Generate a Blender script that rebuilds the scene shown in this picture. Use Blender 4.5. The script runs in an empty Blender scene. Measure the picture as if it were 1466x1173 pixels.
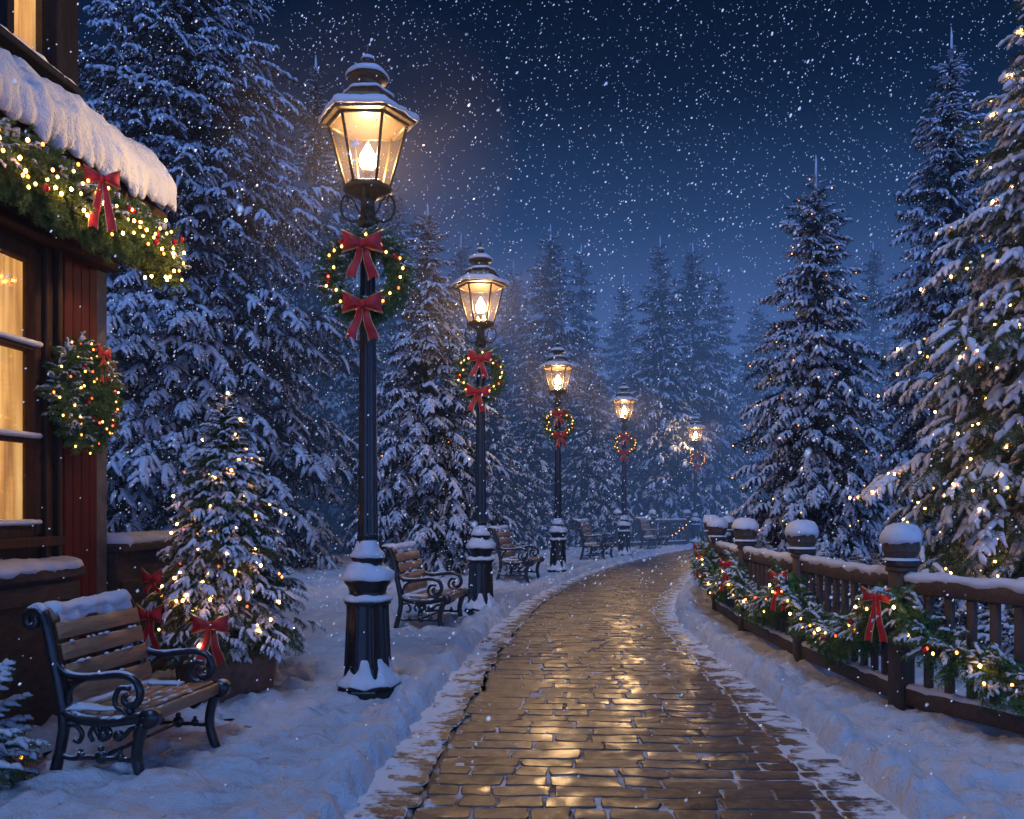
import bpy, math, random
import numpy as np
from math import radians as R_, sin, cos, pi

SC = bpy.context.scene
COL = SC.collection
random.seed(7)
F = 1270.0; HZ = 724.0; CX = 733.0; CAMH = 1.5      # lens of the photograph, used only to survey positions

# ------------------------------------------------------------------ noise
def _hash(ix, iy, iz, seed):
    h = (ix.astype(np.int64) * 374761393 + iy.astype(np.int64) * 668265263 + iz.astype(np.int64) * 2147483647 + seed * 974711) & 0xffffffff
    h = ((h ^ (h >> 13)) * 1274126177) & 0xffffffff
    h = ((h ^ (h >> 16)) * 2246822519) & 0xffffffff
    h = h ^ (h >> 15)
    return (h & 0xffffff) / float(0xffffff)

def vnoise(p, seed=0):
    p = np.asarray(p, float)
    i = np.floor(p); f = p - i; f = f * f * (3 - 2 * f)
    ix, iy, iz = i[:, 0], i[:, 1], i[:, 2]
    out = 0
    for dx in (0, 1):
        for dy in (0, 1):
            for dz in (0, 1):
                w = (f[:, 0] if dx else 1 - f[:, 0]) * (f[:, 1] if dy else 1 - f[:, 1]) * (f[:, 2] if dz else 1 - f[:, 2])
                out = out + w * _hash(ix + dx, iy + dy, iz + dz, seed)
    return out * 2 - 1

def fbm(p, seed=0, octv=3):
    a, s, t = 1.0, 0, 0
    p = np.asarray(p, float)
    for k in range(octv):
        s = s + a * vnoise(p * (2.03 ** k) + 11.3 * k, seed + k); t += a; a *= .5
    return s / t

# ------------------------------------------------------------------ mesh builder
class MB:
    def __init__(self):
        self.v = []; self.f = []; self.n = 0; self.col = []
    def add(self, v, faces, mat=0, smooth=True, col=None):
        v = np.asarray(v, float).reshape(-1, 3)
        if not isinstance(faces, list): faces = [faces]
        for fa in faces:
            fa = np.asarray(fa, np.int64)
            if fa.size:
                self.f.append((fa + self.n, mat, smooth))
        self.v.append(v); self.n += len(v)
        if col is not None: self.col.append(np.broadcast_to(np.asarray(col, float), (len(v), 4)))
        return self
    def tr(self, fn):
        self.v = [fn(v) for v in self.v]; return self
    def mesh(self, name, mats):
        v = np.concatenate(self.v)
        me = bpy.data.meshes.new(name)
        loops = np.concatenate([f.ravel() for f, m, s in self.f])
        cnt = np.concatenate([np.full(len(f), f.shape[1]) for f, m, s in self.f])
        mi = np.concatenate([np.full(len(f), m) for f, m, s in self.f])
        sm = np.concatenate([np.full(len(f), s) for f, m, s in self.f])
        st = np.concatenate([[0], np.cumsum(cnt)[:-1]])
        me.vertices.add(len(v)); me.vertices.foreach_set('co', v.astype(np.float32).ravel())
        me.loops.add(len(loops)); me.loops.foreach_set('vertex_index', loops.astype(np.int32))
        me.polygons.add(len(cnt)); me.polygons.foreach_set('loop_start', st.astype(np.int32))
        me.polygons.foreach_set('loop_total', cnt.astype(np.int32))
        me.polygons.foreach_set('material_index', mi.astype(np.int32))
        me.polygons.foreach_set('use_smooth', sm.astype(bool))
        for m in (mats if isinstance(mats, (list, tuple)) else [mats]): me.materials.append(m)
        me.update(calc_edges=True)
        if self.col:
            a = me.color_attributes.new('Col', 'FLOAT_COLOR', 'POINT')
            a.data.foreach_set('color', np.concatenate(self.col).astype(np.float32).ravel())
        return me
    def obj(self, name, mats, parent=None, loc=None):
        return link(name, self.mesh(name, mats), parent, loc)

def link(name, data, parent=None, loc=None):
    o = bpy.data.objects.new(name, data); COL.objects.link(o)
    if parent is not None and 'snow' in name: o['kind'] = 'stuff'
    if parent is not None: o.parent = parent
    if loc is not None: o.location = loc
    return o

def tag(o, label=None, cat=None, group=None, kind=None):
    if label: o['label'] = label
    if cat: o['category'] = cat
    if group: o['group'] = group
    if kind: o['kind'] = kind
    return o

def thing(name, label, cat, loc=(0, 0, 0), rz=0.0, group=None):
    o = bpy.data.objects.new(name, None); COL.objects.link(o)
    o.empty_display_size = .1
    o.location = loc; o.rotation_euler = (0, 0, rz)
    return tag(o, label, cat, group)

def dup(o, parent=None, label=None, loc=None, rz=None, group=None):
    c = o.copy(); COL.objects.link(c)
    if parent is not None: c.parent = parent
    if label: c['label'] = label
    if group: c['group'] = group
    if loc is not None: c.location = loc
    if rz is not None: c.rotation_euler = (0, 0, rz)
    for ch in list(o.children): dup(ch, c)
    return c

# ------------------------------------------------------------------ shapes (return verts, faces)
def grid_faces(nr, nc, wrap_c=False, wrap_r=False, off=0):
    r = np.arange(nr if wrap_r else nr - 1); c = np.arange(nc if wrap_c else nc - 1)
    a, b = np.meshgrid(r, c, indexing='ij'); a = a.ravel(); b = b.ravel()
    a1 = (a + 1) % nr; b1 = (b + 1) % nc
    return np.stack([a * nc + b, a * nc + b1, a1 * nc + b1, a1 * nc + b], 1) + off

def tube(path, rad, sides=8, closed=False, flat=1.0, up=None):
    P = np.asarray(path, float); n = len(P)
    rad = np.broadcast_to(np.asarray(rad, float), (n,))
    if closed: T = np.roll(P, -1, 0) - np.roll(P, 1, 0)
    else: T = np.gradient(P, axis=0)
    T /= np.linalg.norm(T, axis=1)[:, None] + 1e-12
    N = np.zeros_like(P)
    a = np.array(up if up is not None else ((0, 0, 1) if abs(T[0, 2]) < .9 else (1, 0, 0)), float)
    for i in range(n):
        if up is None and i: a = N[i - 1]
        b = a - T[i] * a.dot(T[i]); L = np.linalg.norm(b)
        N[i] = b / L if L > 1e-6 else N[i - 1]
    B = np.cross(T, N)
    th = np.linspace(0, 2 * pi, sides, endpoint=False)
    V = P[:, None, :] + rad[:, None, None] * (np.cos(th)[None, :, None] * N[:, None, :] * flat + np.sin(th)[None, :, None] * B[:, None, :])
    V = V.reshape(-1, 3)
    fs = [grid_faces(n, sides, True, closed)]
    if not closed:
        V = np.vstack([V, P[0], P[-1]]); k = np.arange(sides); k1 = (k + 1) % sides
        fs.append(np.stack([k1, k, np.full(sides, n * sides)], 1))
        o = (n - 1) * sides
        fs.append(np.stack([k + o, k1 + o, np.full(sides, n * sides + 1)], 1))
    return V, fs

def lathe(prof, n=24, phase=0.0, flute=0.0, nfl=8):
    prof = np.asarray(prof, float); m = len(prof)
    th = np.linspace(0, 2 * pi, n, endpoint=False) + phase
    k = 1 - flute * (np.cos(th * nfl) * .5 + .5)
    V = np.stack([prof[:, :1] * np.cos(th) * k, prof[:, :1] * np.sin(th) * k, np.repeat(prof[:, 1:], n, 1)], 2).reshape(-1, 3)
    return V, [grid_faces(m, n, True)]

def cbox(c, s, ch=0.006, rot=None):
    h = np.asarray(s, float) / 2; ch = min(ch, h.min() * .8); V = []; idx = {}
    for sx in (-1, 1):
        for sy in (-1, 1):
            for sz in (-1, 1):
                g = np.array([sx, sy, sz])
                for ax in range(3):
                    q = h - ch; q = q.copy(); q[ax] = h[ax]
                    idx[(sx, sy, sz, ax)] = len(V); V.append(g * q)
    V = np.array(V); quads = []; tris = []
    S = (-1, 1)
    for ax in range(3):
        o = [a for a in range(3) if a != ax]
        for s_ in S:
            q = []
            for a, b in ((-1, -1), (1, -1), (1, 1), (-1, 1)):
                k = [0, 0, 0]; k[ax] = s_; k[o[0]] = a; k[o[1]] = b; q.append(idx[(*k, ax)])
            quads.append(q)
    for e in range(3):
        o = [a for a in range(3) if a != e]
        for a in S:
            for b in S:
                q = []
                for s_, ax in ((-1, o[0]), (1, o[0]), (1, o[1]), (-1, o[1])):
                    k = [0, 0, 0]; k[e] = s_; k[o[0]] = a; k[o[1]] = b; q.append(idx[(*k, ax)])
                quads.append(q)
    for sx in S:
        for sy in S:
            for sz in S: tris.append([idx[(sx, sy, sz, ax)] for ax in range(3)])
    def fix(fs):
        out = []
        for f in fs:
            p = V[f]; nn = np.cross(p[1] - p[0], p[2] - p[0])
            out.append(f[::-1] if nn.dot(p.mean(0)) < 0 else f)
        return np.array(out)
    q, t = fix(quads), fix(tris)
    if rot is not None: V = V @ np.asarray(rot).T
    return V + np.asarray(c, float), [q, t]

def rotz(a): return np.array([[cos(a), -sin(a), 0], [sin(a), cos(a), 0], [0, 0, 1]])
def rotx(a): return np.array([[1, 0, 0], [0, cos(a), -sin(a)], [0, sin(a), cos(a)]])
def roty(a): return np.array([[cos(a), 0, sin(a)], [0, 1, 0], [-sin(a), 0, cos(a)]])

def sphere(c, r, nu=14, nv=9, scale=(1, 1, 1), lo=-1.0):
    el = np.linspace(math.asin(max(lo, -1)), pi / 2, nv)
    V, fs = lathe(np.stack([np.cos(el) * r, np.sin(el) * r], 1), nu)
    return V * np.asarray(scale) + np.asarray(c), fs

def smooth(pts, n):
    P = np.asarray(pts, float); m = len(P)
    t = np.linspace(0, m - 1, n); i = np.clip(t.astype(int), 0, m - 2); f = (t - i)[:, None]
    g = lambda k: P[np.clip(k, 0, m - 1)]
    p0, p1, p2, p3 = g(i - 1), g(i), g(i + 1), g(i + 2)
    return .5 * (2 * p1 + (p2 - p0) * f + (2 * p0 - 5 * p1 + 4 * p2 - p3) * f ** 2 + (3 * p1 - p0 - 3 * p2 + p3) * f ** 3)

# ------------------------------------------------------------------ materials
def mat(name):
    m = bpy.data.materials.new(name); m.use_nodes = True
    nt = m.node_tree; nt.nodes.clear()
    out = nt.nodes.new('ShaderNodeOutputMaterial')
    return m, nt, out
def nd(nt, t, **kw):
    n = nt.nodes.new(t)
    for k, v in kw.items():
        if k in n.inputs.keys() and not hasattr(n, k): n.inputs[k].default_value = v
        else: setattr(n, k, v)
    return n
def ramp(nt, fac, stops):
    r = nt.nodes.new('ShaderNodeValToRGB'); e = r.color_ramp.elements
    while len(e) < len(stops): e.new(.5)
    for k, (p, c) in enumerate(stops):
        e[k].position = p; e[k].color = (*c, 1) if len(c) == 3 else c
    nt.links.new(fac, r.inputs[0]); return r.outputs[0]
def noise(nt, scale, detail=4, vec=None, rough=.55):
    n = nt.nodes.new('ShaderNodeTexNoise'); n.inputs['Scale'].default_value = scale
    n.inputs['Detail'].default_value = detail; n.inputs['Roughness'].default_value = rough
    if vec is None:
        tc = nt.nodes.new('ShaderNodeTexCoord'); vec = tc.outputs['Object']
    nt.links.new(vec, n.inputs['Vector']); return n.outputs[0]
def bump(nt, h, strength, dist):
    b = nt.nodes.new('ShaderNodeBump'); b.inputs['Strength'].default_value = strength; b.inputs['Distance'].default_value = dist
    nt.links.new(h, b.inputs['Height']); return b.outputs[0]
def mathn(nt, op, a, b=None, clamp=False):
    m = nt.nodes.new('ShaderNodeMath'); m.operation = op; m.use_clamp = clamp
    for k, x in enumerate((a, b)):
        if x is None: continue
        if isinstance(x, (int, float)): m.inputs[k].default_value = x
        else: nt.links.new(x, m.inputs[k])
    return m.outputs[0]
def mixc(nt, f, a, b):
    m = nt.nodes.new('ShaderNodeMix'); m.data_type = 'RGBA'
    for k, x in ((0, f), (6, a), (7, b)):
        if isinstance(x, (int, float)): m.inputs[k].default_value = x
        elif isinstance(x, tuple): m.inputs[k].default_value = (*x, 1)
        else: nt.links.new(x, m.inputs[k])
    return m.outputs[2]
def principled(nt, out, **kw):
    p = nt.nodes.new('ShaderNodeBsdfPrincipled')
    for k, v in kw.items():
        k = k.replace('_', ' ')
        if hasattr(v, 'links') or hasattr(v, 'is_linked'): nt.links.new(v, p.inputs[k])
        elif isinstance(v, tuple): p.inputs[k].default_value = (*v, 1) if len(v) == 3 else v
        else: p.inputs[k].default_value = v
    nt.links.new(p.outputs[0], out.inputs[0]); return p
def up_frost(nt, scale, lo, hi, thr=.35):
    """snow lying on upward faces: 0..1"""
    g = nt.nodes.new('ShaderNodeNewGeometry'); s = nt.nodes.new('ShaderNodeSeparateXYZ')
    nt.links.new(g.outputs['Normal'], s.inputs[0])
    n = noise(nt, scale, 3)
    v = mathn(nt, 'ADD', s.outputs[2], mathn(nt, 'MULTIPLY', mathn(nt, 'SUBTRACT', n, .5), 1.6))
    mr = nt.nodes.new('ShaderNodeMapRange'); mr.inputs[1].default_value = lo; mr.inputs[2].default_value = hi
    nt.links.new(v, mr.inputs[0]); return mr.outputs[0]

def m_simple(name, col, rough=.6, metal=0.0, nscale=30, var=.35, bstr=.3, bdist=.004, frost=None, spec=.5):
    m, nt, out = mat(name)
    n = noise(nt, nscale, 5)
    c = ramp(nt, n, [(.3, tuple(x * (1 - var) for x in col)), (.7, tuple(min(1, x * (1 + var)) for x in col))])
    rr = rough
    if frost:
        f = up_frost(nt, *frost); c = mixc(nt, f, c, (.74, .78, .84))
        rr = mathn(nt, 'ADD', mathn(nt, 'MULTIPLY', f, .8 - rough), rough)
    principled(nt, out, Base_Color=c, Roughness=rr, Metallic=metal, Specular_IOR_Level=spec, Normal=bump(nt, noise(nt, nscale * 3, 4), bstr, bdist))
    return m

def m_snow(name, scale=14, bstr=.5, bdist=.02, sss=0.0, col=(.80, .83, .87)):
    m, nt, out = mat(name)
    a = noise(nt, scale, 5, rough=.6); b = noise(nt, scale * 9, 3)
    h = mathn(nt, 'ADD', a, mathn(nt, 'MULTIPLY', b, .25))
    c = ramp(nt, noise(nt, scale * .35, 3), [(.3, tuple(x * .9 for x in col)), (.7, col)])
    principled(nt, out, Base_Color=c, Roughness=.62, Specular_IOR_Level=.3, Normal=bump(nt, h, bstr, bdist))
    return m

def m_wood(name, col, axis_scale=(1, 12, 12), rough=.55, frost=None, var=.5, spec=.4):
    m, nt, out = mat(name)
    tc = nt.nodes.new('ShaderNodeTexCoord'); mp = nt.nodes.new('ShaderNodeMapping')
    mp.inputs['Scale'].default_value = axis_scale; nt.links.new(tc.outputs['Object'], mp.inputs[0])
    oi = nt.nodes.new('ShaderNodeObjectInfo')
    va = nt.nodes.new('ShaderNodeVectorMath'); va.operation = 'ADD'
    nt.links.new(mp.outputs[0], va.inputs[0]); nt.links.new(oi.outputs['Location'], va.inputs[1])
    n = noise(nt, 4, 6, va.outputs[0], .65)
    c = ramp(nt, n, [(.25, tuple(x * (1 - var) for x in col)), (.55, col), (.8, tuple(min(1, x * (1 + var)) for x in col))])
    rr = rough
    if frost:
        f = up_frost(nt, *frost); c = mixc(nt, f, c, (.74, .78, .84)); rr = mathn(nt, 'ADD', mathn(nt, 'MULTIPLY', f, .8 - rough), rough)
    principled(nt, out, Base_Color=c, Roughness=rr, Specular_IOR_Level=spec, Normal=bump(nt, n, .5, .006))
    return m

def m_emit(name, col, s, sampling='AUTO'):
    m, nt, out = mat(name)
    p = principled(nt, out, Base_Color=tuple(min(1, x) for x in col), Roughness=.3, Emission_Color=col, Emission_Strength=s)
    try: m.cycles.emission_sampling = sampling
    except Exception: pass
    return m

M = {}
M['snow'] = m_snow('packed snow', 12, .9, .05, 0, (.64, .67, .73))
M['snowf'] = m_snow('settled snow', 30, .4, .012, 0, (.66, .69, .75))
M['snowt'] = m_snow('snow caught on spruce boughs', 18, .5, .02, 0, (.50, .56, .67))  # darker and bluer than other snow: shade among the needles put into the colour
M['iron'] = m_simple('black painted iron', (.012, .014, .018), .33, .0, 22, .5, .35, .003, (16, .78, 1.05), .6)
M['iron_lamp'] = m_simple('lamp post iron', (.010, .013, .016), .3, .25, 22, .5, .35, .003, (14, .85, 1.15), .6)
M['brass'] = m_simple('dark bronze lantern frame', (.05, .036, .022), .38, .6, 40, .5, .3, .002)
M['slat'] = m_wood('weathered bench slats', (.38, .20, .105), (10, 1.2, 10), .48, (11, 1.02, 1.25))
M['fence'] = m_wood('old fence timber', (.075, .05, .036), (9, 9, 2.2), .6, (9, .95, 1.25))
M['rail'] = m_wood('old rail timber', (.085, .056, .04), (9, 9, 9), .6, (9, .9, 1.2))
M['housewood'] = m_wood('dark stained house timber', (.055, .027, .015), (8, 8, 1.5), .7, None, .5, .12)
M['upper'] = m_wood('near black upper cladding', (.016, .015, .018), (8, 8, 1.5), .8, None, .5, .08)
M['redboard'] = m_wood('red painted boards', (.085, .009, .007), (14, 14, .8), .65, None, .4, .14)
M['stonewall'] = m_simple('grey rendered wall', (.10, .095, .095), .8, 0, 6, .35, .6, .012)
M['plinth'] = m_wood('brown plinth boards', (.07, .052, .042), (7, 2, 7), .75, None, .5, .15)
M['terracotta'] = m_simple('weathered terracotta', (.19, .085, .052), .7, 0, 9, .45, .5, .006)
M['bark'] = m_simple('spruce bark', (.035, .025, .02), .85, 0, 14, .5, .8, .02)
M['ribbon_red'] = m_simple('red velvet ribbon', (.46, .008, .009), .6, 0, 18, .35, .2, .002)
M['ribbon_gold'] = m_simple('gold ribbon edging', (.62, .38, .14), .35, .6, 40, .2, .1, .001)
M['berry'] = m_simple('red glass ornament', (.42, .012, .012), .15, 0, 8, .15, .0, .001)
M['wire'] = m_simple('green cable', (.01, .02, .012), .5, 0, 30, .2, .1, .001)

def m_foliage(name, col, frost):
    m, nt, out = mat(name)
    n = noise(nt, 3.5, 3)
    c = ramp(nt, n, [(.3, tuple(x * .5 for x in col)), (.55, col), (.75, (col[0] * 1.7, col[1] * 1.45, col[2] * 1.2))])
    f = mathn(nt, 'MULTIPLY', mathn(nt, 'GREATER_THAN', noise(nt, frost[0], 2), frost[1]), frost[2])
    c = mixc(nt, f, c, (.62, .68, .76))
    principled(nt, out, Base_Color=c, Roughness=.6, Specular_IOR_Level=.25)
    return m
M['fol_near'] = m_foliage('spruce needles', (.070, .105, .030), (40, .68, .45))
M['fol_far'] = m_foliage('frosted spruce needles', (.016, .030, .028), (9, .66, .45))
M['fol_wreath'] = m_foliage('wreath greenery', (.125, .215, .058), (60, .68, .5))

M['bulb'] = m_emit('warm fairy bulb', (1.0, .44, .10), 9)
M['bulb_bright'] = m_emit('bright fairy bulb', (1.0, .42, .09), 75)
M['bulb_red'] = m_emit('red fairy bulb', (1.0, .09, .03), 5)
M['bulb_amber'] = m_emit('amber fairy bulb', (1.0, .30, .045), 7)
def m_flame():
    m, nt, out = mat('lamp flame')
    e = nt.nodes.new('ShaderNodeEmission'); e.inputs[0].default_value = (1.0, .70, .34, 1); e.inputs[1].default_value = 120
    t = nt.nodes.new('ShaderNodeBsdfTransparent'); a = nt.nodes.new('ShaderNodeAddShader')
    nt.links.new(e.outputs[0], a.inputs[0]); nt.links.new(t.outputs[0], a.inputs[1]); nt.links.new(a.outputs[0], out.inputs[0])
    return m
M['flame'] = m_flame()

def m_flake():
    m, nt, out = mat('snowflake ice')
    principled(nt, out, Base_Color=(.86, .88, .92), Roughness=.7, Emission_Color=(.55, .68, 1.0), Emission_Strength=.45)  # faint emission stands in for light caught by the flakes
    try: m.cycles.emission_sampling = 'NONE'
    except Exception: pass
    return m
M['flake'] = m_flake()

def m_glass(name, tint=(1, 1, 1), tr=(.9, .75, .5), ftr=.02, gl=.08):
    m, nt, out = mat(name)
    t = nt.nodes.new('ShaderNodeBsdfTransparent'); t.inputs[0].default_value = (*tint, 1)
    g = nt.nodes.new('ShaderNodeBsdfGlossy'); g.inputs['Roughness'].default_value = .08
    l = nt.nodes.new('ShaderNodeBsdfTranslucent'); l.inputs[0].default_value = (*tr, 1)
    a = nt.nodes.new('ShaderNodeMixShader'); b = nt.nodes.new('ShaderNodeMixShader')
    f = mathn(nt, 'MULTIPLY', mathn(nt, 'ADD', noise(nt, 16, 4), .35), ftr)
    nt.links.new(f, a.inputs[0]); nt.links.new(t.outputs[0], a.inputs[1]); nt.links.new(l.outputs[0], a.inputs[2])
    b.inputs[0].default_value = gl; nt.links.new(a.outputs[0], b.inputs[1]); nt.links.new(g.outputs[0], b.inputs[2])
    nt.links.new(b.outputs[0], out.inputs[0]); return m
M['lampglass'] = m_glass('lantern glass', (.98, .96, .92), (.98, .76, .46), .004, .06)
M['winglass'] = m_glass('window glass', (.96, .95, .92), (.9, .8, .6), .04, .08)

def m_curtain():
    m, nt, out = mat('lamp lit curtain')
    tc = nt.nodes.new('ShaderNodeTexCoord'); mp = nt.nodes.new('ShaderNodeMapping'); mp.inputs['Scale'].default_value = (1, 9, .5)
    nt.links.new(tc.outputs['Object'], mp.inputs[0])
    n = noise(nt, 1.6, 4, mp.outputs[0]); n2 = noise(nt, 1.1, 2)
    c = ramp(nt, n, [(.30, (.20, .065, .012)), (.48, (.72, .34, .085)), (.70, (1.0, .60, .22))])
    s = mathn(nt, 'MULTIPLY', mathn(nt, 'ADD', n2, .15), 1.7)
    principled(nt, out, Base_Color=(.5, .35, .2), Roughness=.9, Emission_Color=c, Emission_Strength=s)  # room lamplight and fold shade are put into the cloth's own emission
    return m
M['curtain'] = m_curtain()

# ------------------------------------------------------------------ path
cd = np.array([-6, -2, 2, 4.3, 6.8, 9.5, 11.8, 14, 17.2, 20.9, 26.8, 32.3, 40, 48, 58.])
cx = np.array([.5, .5, .52, .555, .70, .85, 1.06, 1.42, 2.2, 3.25, 5.5, 8.2, 12.6, 17.6, 24.])
_t = np.linspace(0, len(cd) - 1, 1500)
_p = smooth(np.stack([cx, cd, 0 * cd], 1), 1500)
_s = np.concatenate([[0], np.cumsum(np.linalg.norm(np.diff(_p[:, :2], axis=0), axis=1))])
SL = _s[-1]
def path_at(s):
    x = np.interp(s, _s, _p[:, 0]); y = np.interp(s, _s, _p[:, 1])
    x2 = np.interp(s + .3, _s, _p[:, 0]); y2 = np.interp(s + .3, _s, _p[:, 1]); x1 = np.interp(s - .3, _s, _p[:, 0]); y1 = np.interp(s - .3, _s, _p[:, 1])
    tx, ty = x2 - x1, y2 - y1; L = np.hypot(tx, ty); return x, y, tx / L, ty / L
def half_w(y): return np.interp(y, [0, 5, 9, 12, 16, 60], [1.31, 1.3, 1.2, 1.1, 1.15, 1.2])
def su_to_xy(s, u):
    x, y, tx, ty = path_at(s); return x + u * ty, y - u * tx
_pc = _p[::4, :2]
def lateral(x, y):
    """signed distance to the centre line"""
    out = np.empty(len(x)); nearY = np.empty(len(x))
    for a in range(0, len(x), 20000):
        q = np.stack([x[a:a + 20000], y[a:a + 20000]], 1)
        d2 = ((q[:, None, :] - _pc[None]) ** 2).sum(2); k = d2.argmin(1)
        k1 = np.clip(k + 1, 0, len(_pc) - 1); k0 = np.clip(k - 1, 0, len(_pc) - 1)
        t = _pc[k1] - _pc[k0]; t /= np.linalg.norm(t, axis=1)[:, None]
        d = q - _pc[k]; out[a:a + 20000] = d[:, 0] * t[:, 1] - d[:, 1] * t[:, 0]; nearY[a:a + 20000] = _pc[k, 1]
    return out, nearY

def smst(a, b, x):
    t = np.clip((x - a) / (b - a), 0, 1); return t * t * (3 - 2 * t)

LAMPS = [(-1.11, 6.83), (-.42, 11.9), (.98, 18.9), (3.16, 25.0), (6.95, 33.6)]
MOUNDS = [(x, y, .46, .025) for x, y in LAMPS] + [(-2.2, 6.85, .62, .06)]
def ground_h(x, y):
    u, ny = lateral(x, y); e = np.abs(u) - half_w(ny)
    P = np.stack([x, y, 0 * x], 1)
    e2 = e + .05 * fbm(P * 7, 5, 2) + .03 * fbm(P * 16, 9, 2)
    lum = fbm(P * 2.2, 1, 3); clod = np.abs(fbm(P * 9, 3, 3)); fine = fbm(P * 5.5, 21, 3)
    z = .050 + .036 * lum + .058 * fine + .078 * clod + .030 * fbm(P * 13, 55, 2)
    ridge = np.exp(-((e2 - .16) / .13) ** 2) * (.035 + .11 * np.abs(fbm(P * 7.5, 31, 2)))
    z = z + ridge
    # trodden prints
    pr = fbm(P * np.array([3.2, 4.4, 1]), 77, 2); z = z - .045 * smst(.16, .36, pr)
    for mx, my, r, h in MOUNDS:
        d = np.hypot(x - mx, y - my); z = z + h * np.exp(-(d / r) ** 2) * (1 + .5 * fine)
    z = z + .25 * smst(6, 30, e) * (1 + .6 * fbm(P * .22, 41, 2))
    k = smst(-.02, .11, e2)
    return -.06 * (1 - k) + z * k
def gz(x, y): return float(ground_h(np.array([float(x)]), np.array([float(y)]))[0])

def build_ground():
    def axis(lo, hi, fn):
        a = [lo]
        while a[-1] < hi: a.append(a[-1] + fn(a[-1]))
        return np.array(a)
    ys = axis(-8, 300, lambda y: .30 if y < 2.6 else max(.03, .0055 * y) if y < 30 else .0055 * 30 * 1.08 ** ((y - 30) / 2.5) if y < 60 else 12)
    fx = lambda x: .042 if abs(x) < 3.9 else .042 + (abs(x) - 3.9) * .03
    xp = axis(0, 200, fx); xs = np.concatenate([-xp[:0:-1], xp])
    X, Y = np.meshgrid(xs, ys); x = X.ravel(); y = Y.ravel()
    z = ground_h(x, y)
    b = MB(); b.add(np.stack([x, y, z], 1), grid_faces(len(ys), len(xs)))
    return tag(b.obj('snowy_ground', M['snow']), kind='structure')
build_ground()

def m_brick():
    m, nt, out = mat('wet stone pavers')
    at = nt.nodes.new('ShaderNodeAttribute'); at.attribute_name = 'Col'
    sp = nt.nodes.new('ShaderNodeSeparateColor'); nt.links.new(at.outputs['Color'], sp.inputs[0])
    n = noise(nt, 7, 6, rough=.65)
    base = ramp(nt, sp.outputs[0], [(0, (.028, .018, .014)), (.5, (.062, .037, .026)), (1, (.11, .066, .042))])
    mott = ramp(nt, n, [(.3, (.45, .45, .45)), (.7, (1.25, 1.2, 1.15))])
    mm = nt.nodes.new('ShaderNodeMix'); mm.data_type = 'RGBA'; mm.blend_type = 'MULTIPLY'; mm.inputs[0].default_value = 1
    nt.links.new(base, mm.inputs[6]); nt.links.new(mott, mm.inputs[7])
    # snow dusted thicker towards the kerb (G) and down the sides of each stone (B)
    ns = noise(nt, 5.5, 6, rough=.7)
    f = mathn(nt, 'ADD', mathn(nt, 'ADD', ns, mathn(nt, 'MULTIPLY', sp.outputs[1], .34)), mathn(nt, 'MULTIPLY', sp.outputs[2], .16))
    mr = nt.nodes.new('ShaderNodeMapRange'); mr.inputs[1].default_value = .74; mr.inputs[2].default_value = .84; nt.links.new(f, mr.inputs[0])
    c = mixc(nt, mr.outputs[0], mm.outputs[2], (.72, .75, .80))
    wet = ramp(nt, noise(nt, 1.7, 5, rough=.7), [(.36, (0, 0, 0)), (.60, (1, 1, 1))])            # drained, dull stones against wet ones
    rg = ramp(nt, noise(nt, 13, 6, rough=.7), [(.3, (.28,) * 3), (.7, (.66,) * 3)])
    grit = mathn(nt, 'GREATER_THAN', noise(nt, 95, 2), .715)                                        # crumbs of snow on the stones
    c = mixc(nt, mathn(nt, 'MULTIPLY', grit, .7), c, (.5, .52, .56))
    rr = mathn(nt, 'MAXIMUM', rg, mathn(nt, 'MULTIPLY', mr.outputs[0], .75))
    h = mathn(nt, 'ADD', noise(nt, 16, 5, rough=.6), mathn(nt, 'MULTIPLY', noise(nt, 85, 5, rough=.7), .75))
    principled(nt, out, Base_Color=c, Roughness=rr, Specular_IOR_Level=.75, Coat_Weight=mathn(nt, 'MULTIPLY', mathn(nt, 'SUBTRACT', 1.0, mathn(nt, 'MAXIMUM', mr.outputs[0], grit)), mathn(nt, 'ADD', mathn(nt, 'MULTIPLY', wet, .60), .04)), Coat_Roughness=.22, Coat_IOR=1.6, Normal=bump(nt, h, .6, .007))
    return m
def m_joint():
    m, nt, out = mat('paver joints')
    at = nt.nodes.new('ShaderNodeAttribute'); at.attribute_name = 'Col'
    sp = nt.nodes.new('ShaderNodeSeparateColor'); nt.links.new(at.outputs['Color'], sp.inputs[0])
    f = mathn(nt, 'ADD', noise(nt, 2.6, 5, rough=.65), mathn(nt, 'MULTIPLY', sp.outputs[1], .35))
    mr = nt.nodes.new('ShaderNodeMapRange'); mr.inputs[1].default_value = .40; mr.inputs[2].default_value = .60; nt.links.new(f, mr.inputs[0])
    c = mixc(nt, mr.outputs[0], (.02, .017, .016), (.68, .71, .76))
    principled(nt, out, Base_Color=c, Roughness=.6, Normal=bump(nt, noise(nt, 40, 3), .5, .006))
    return m
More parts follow.
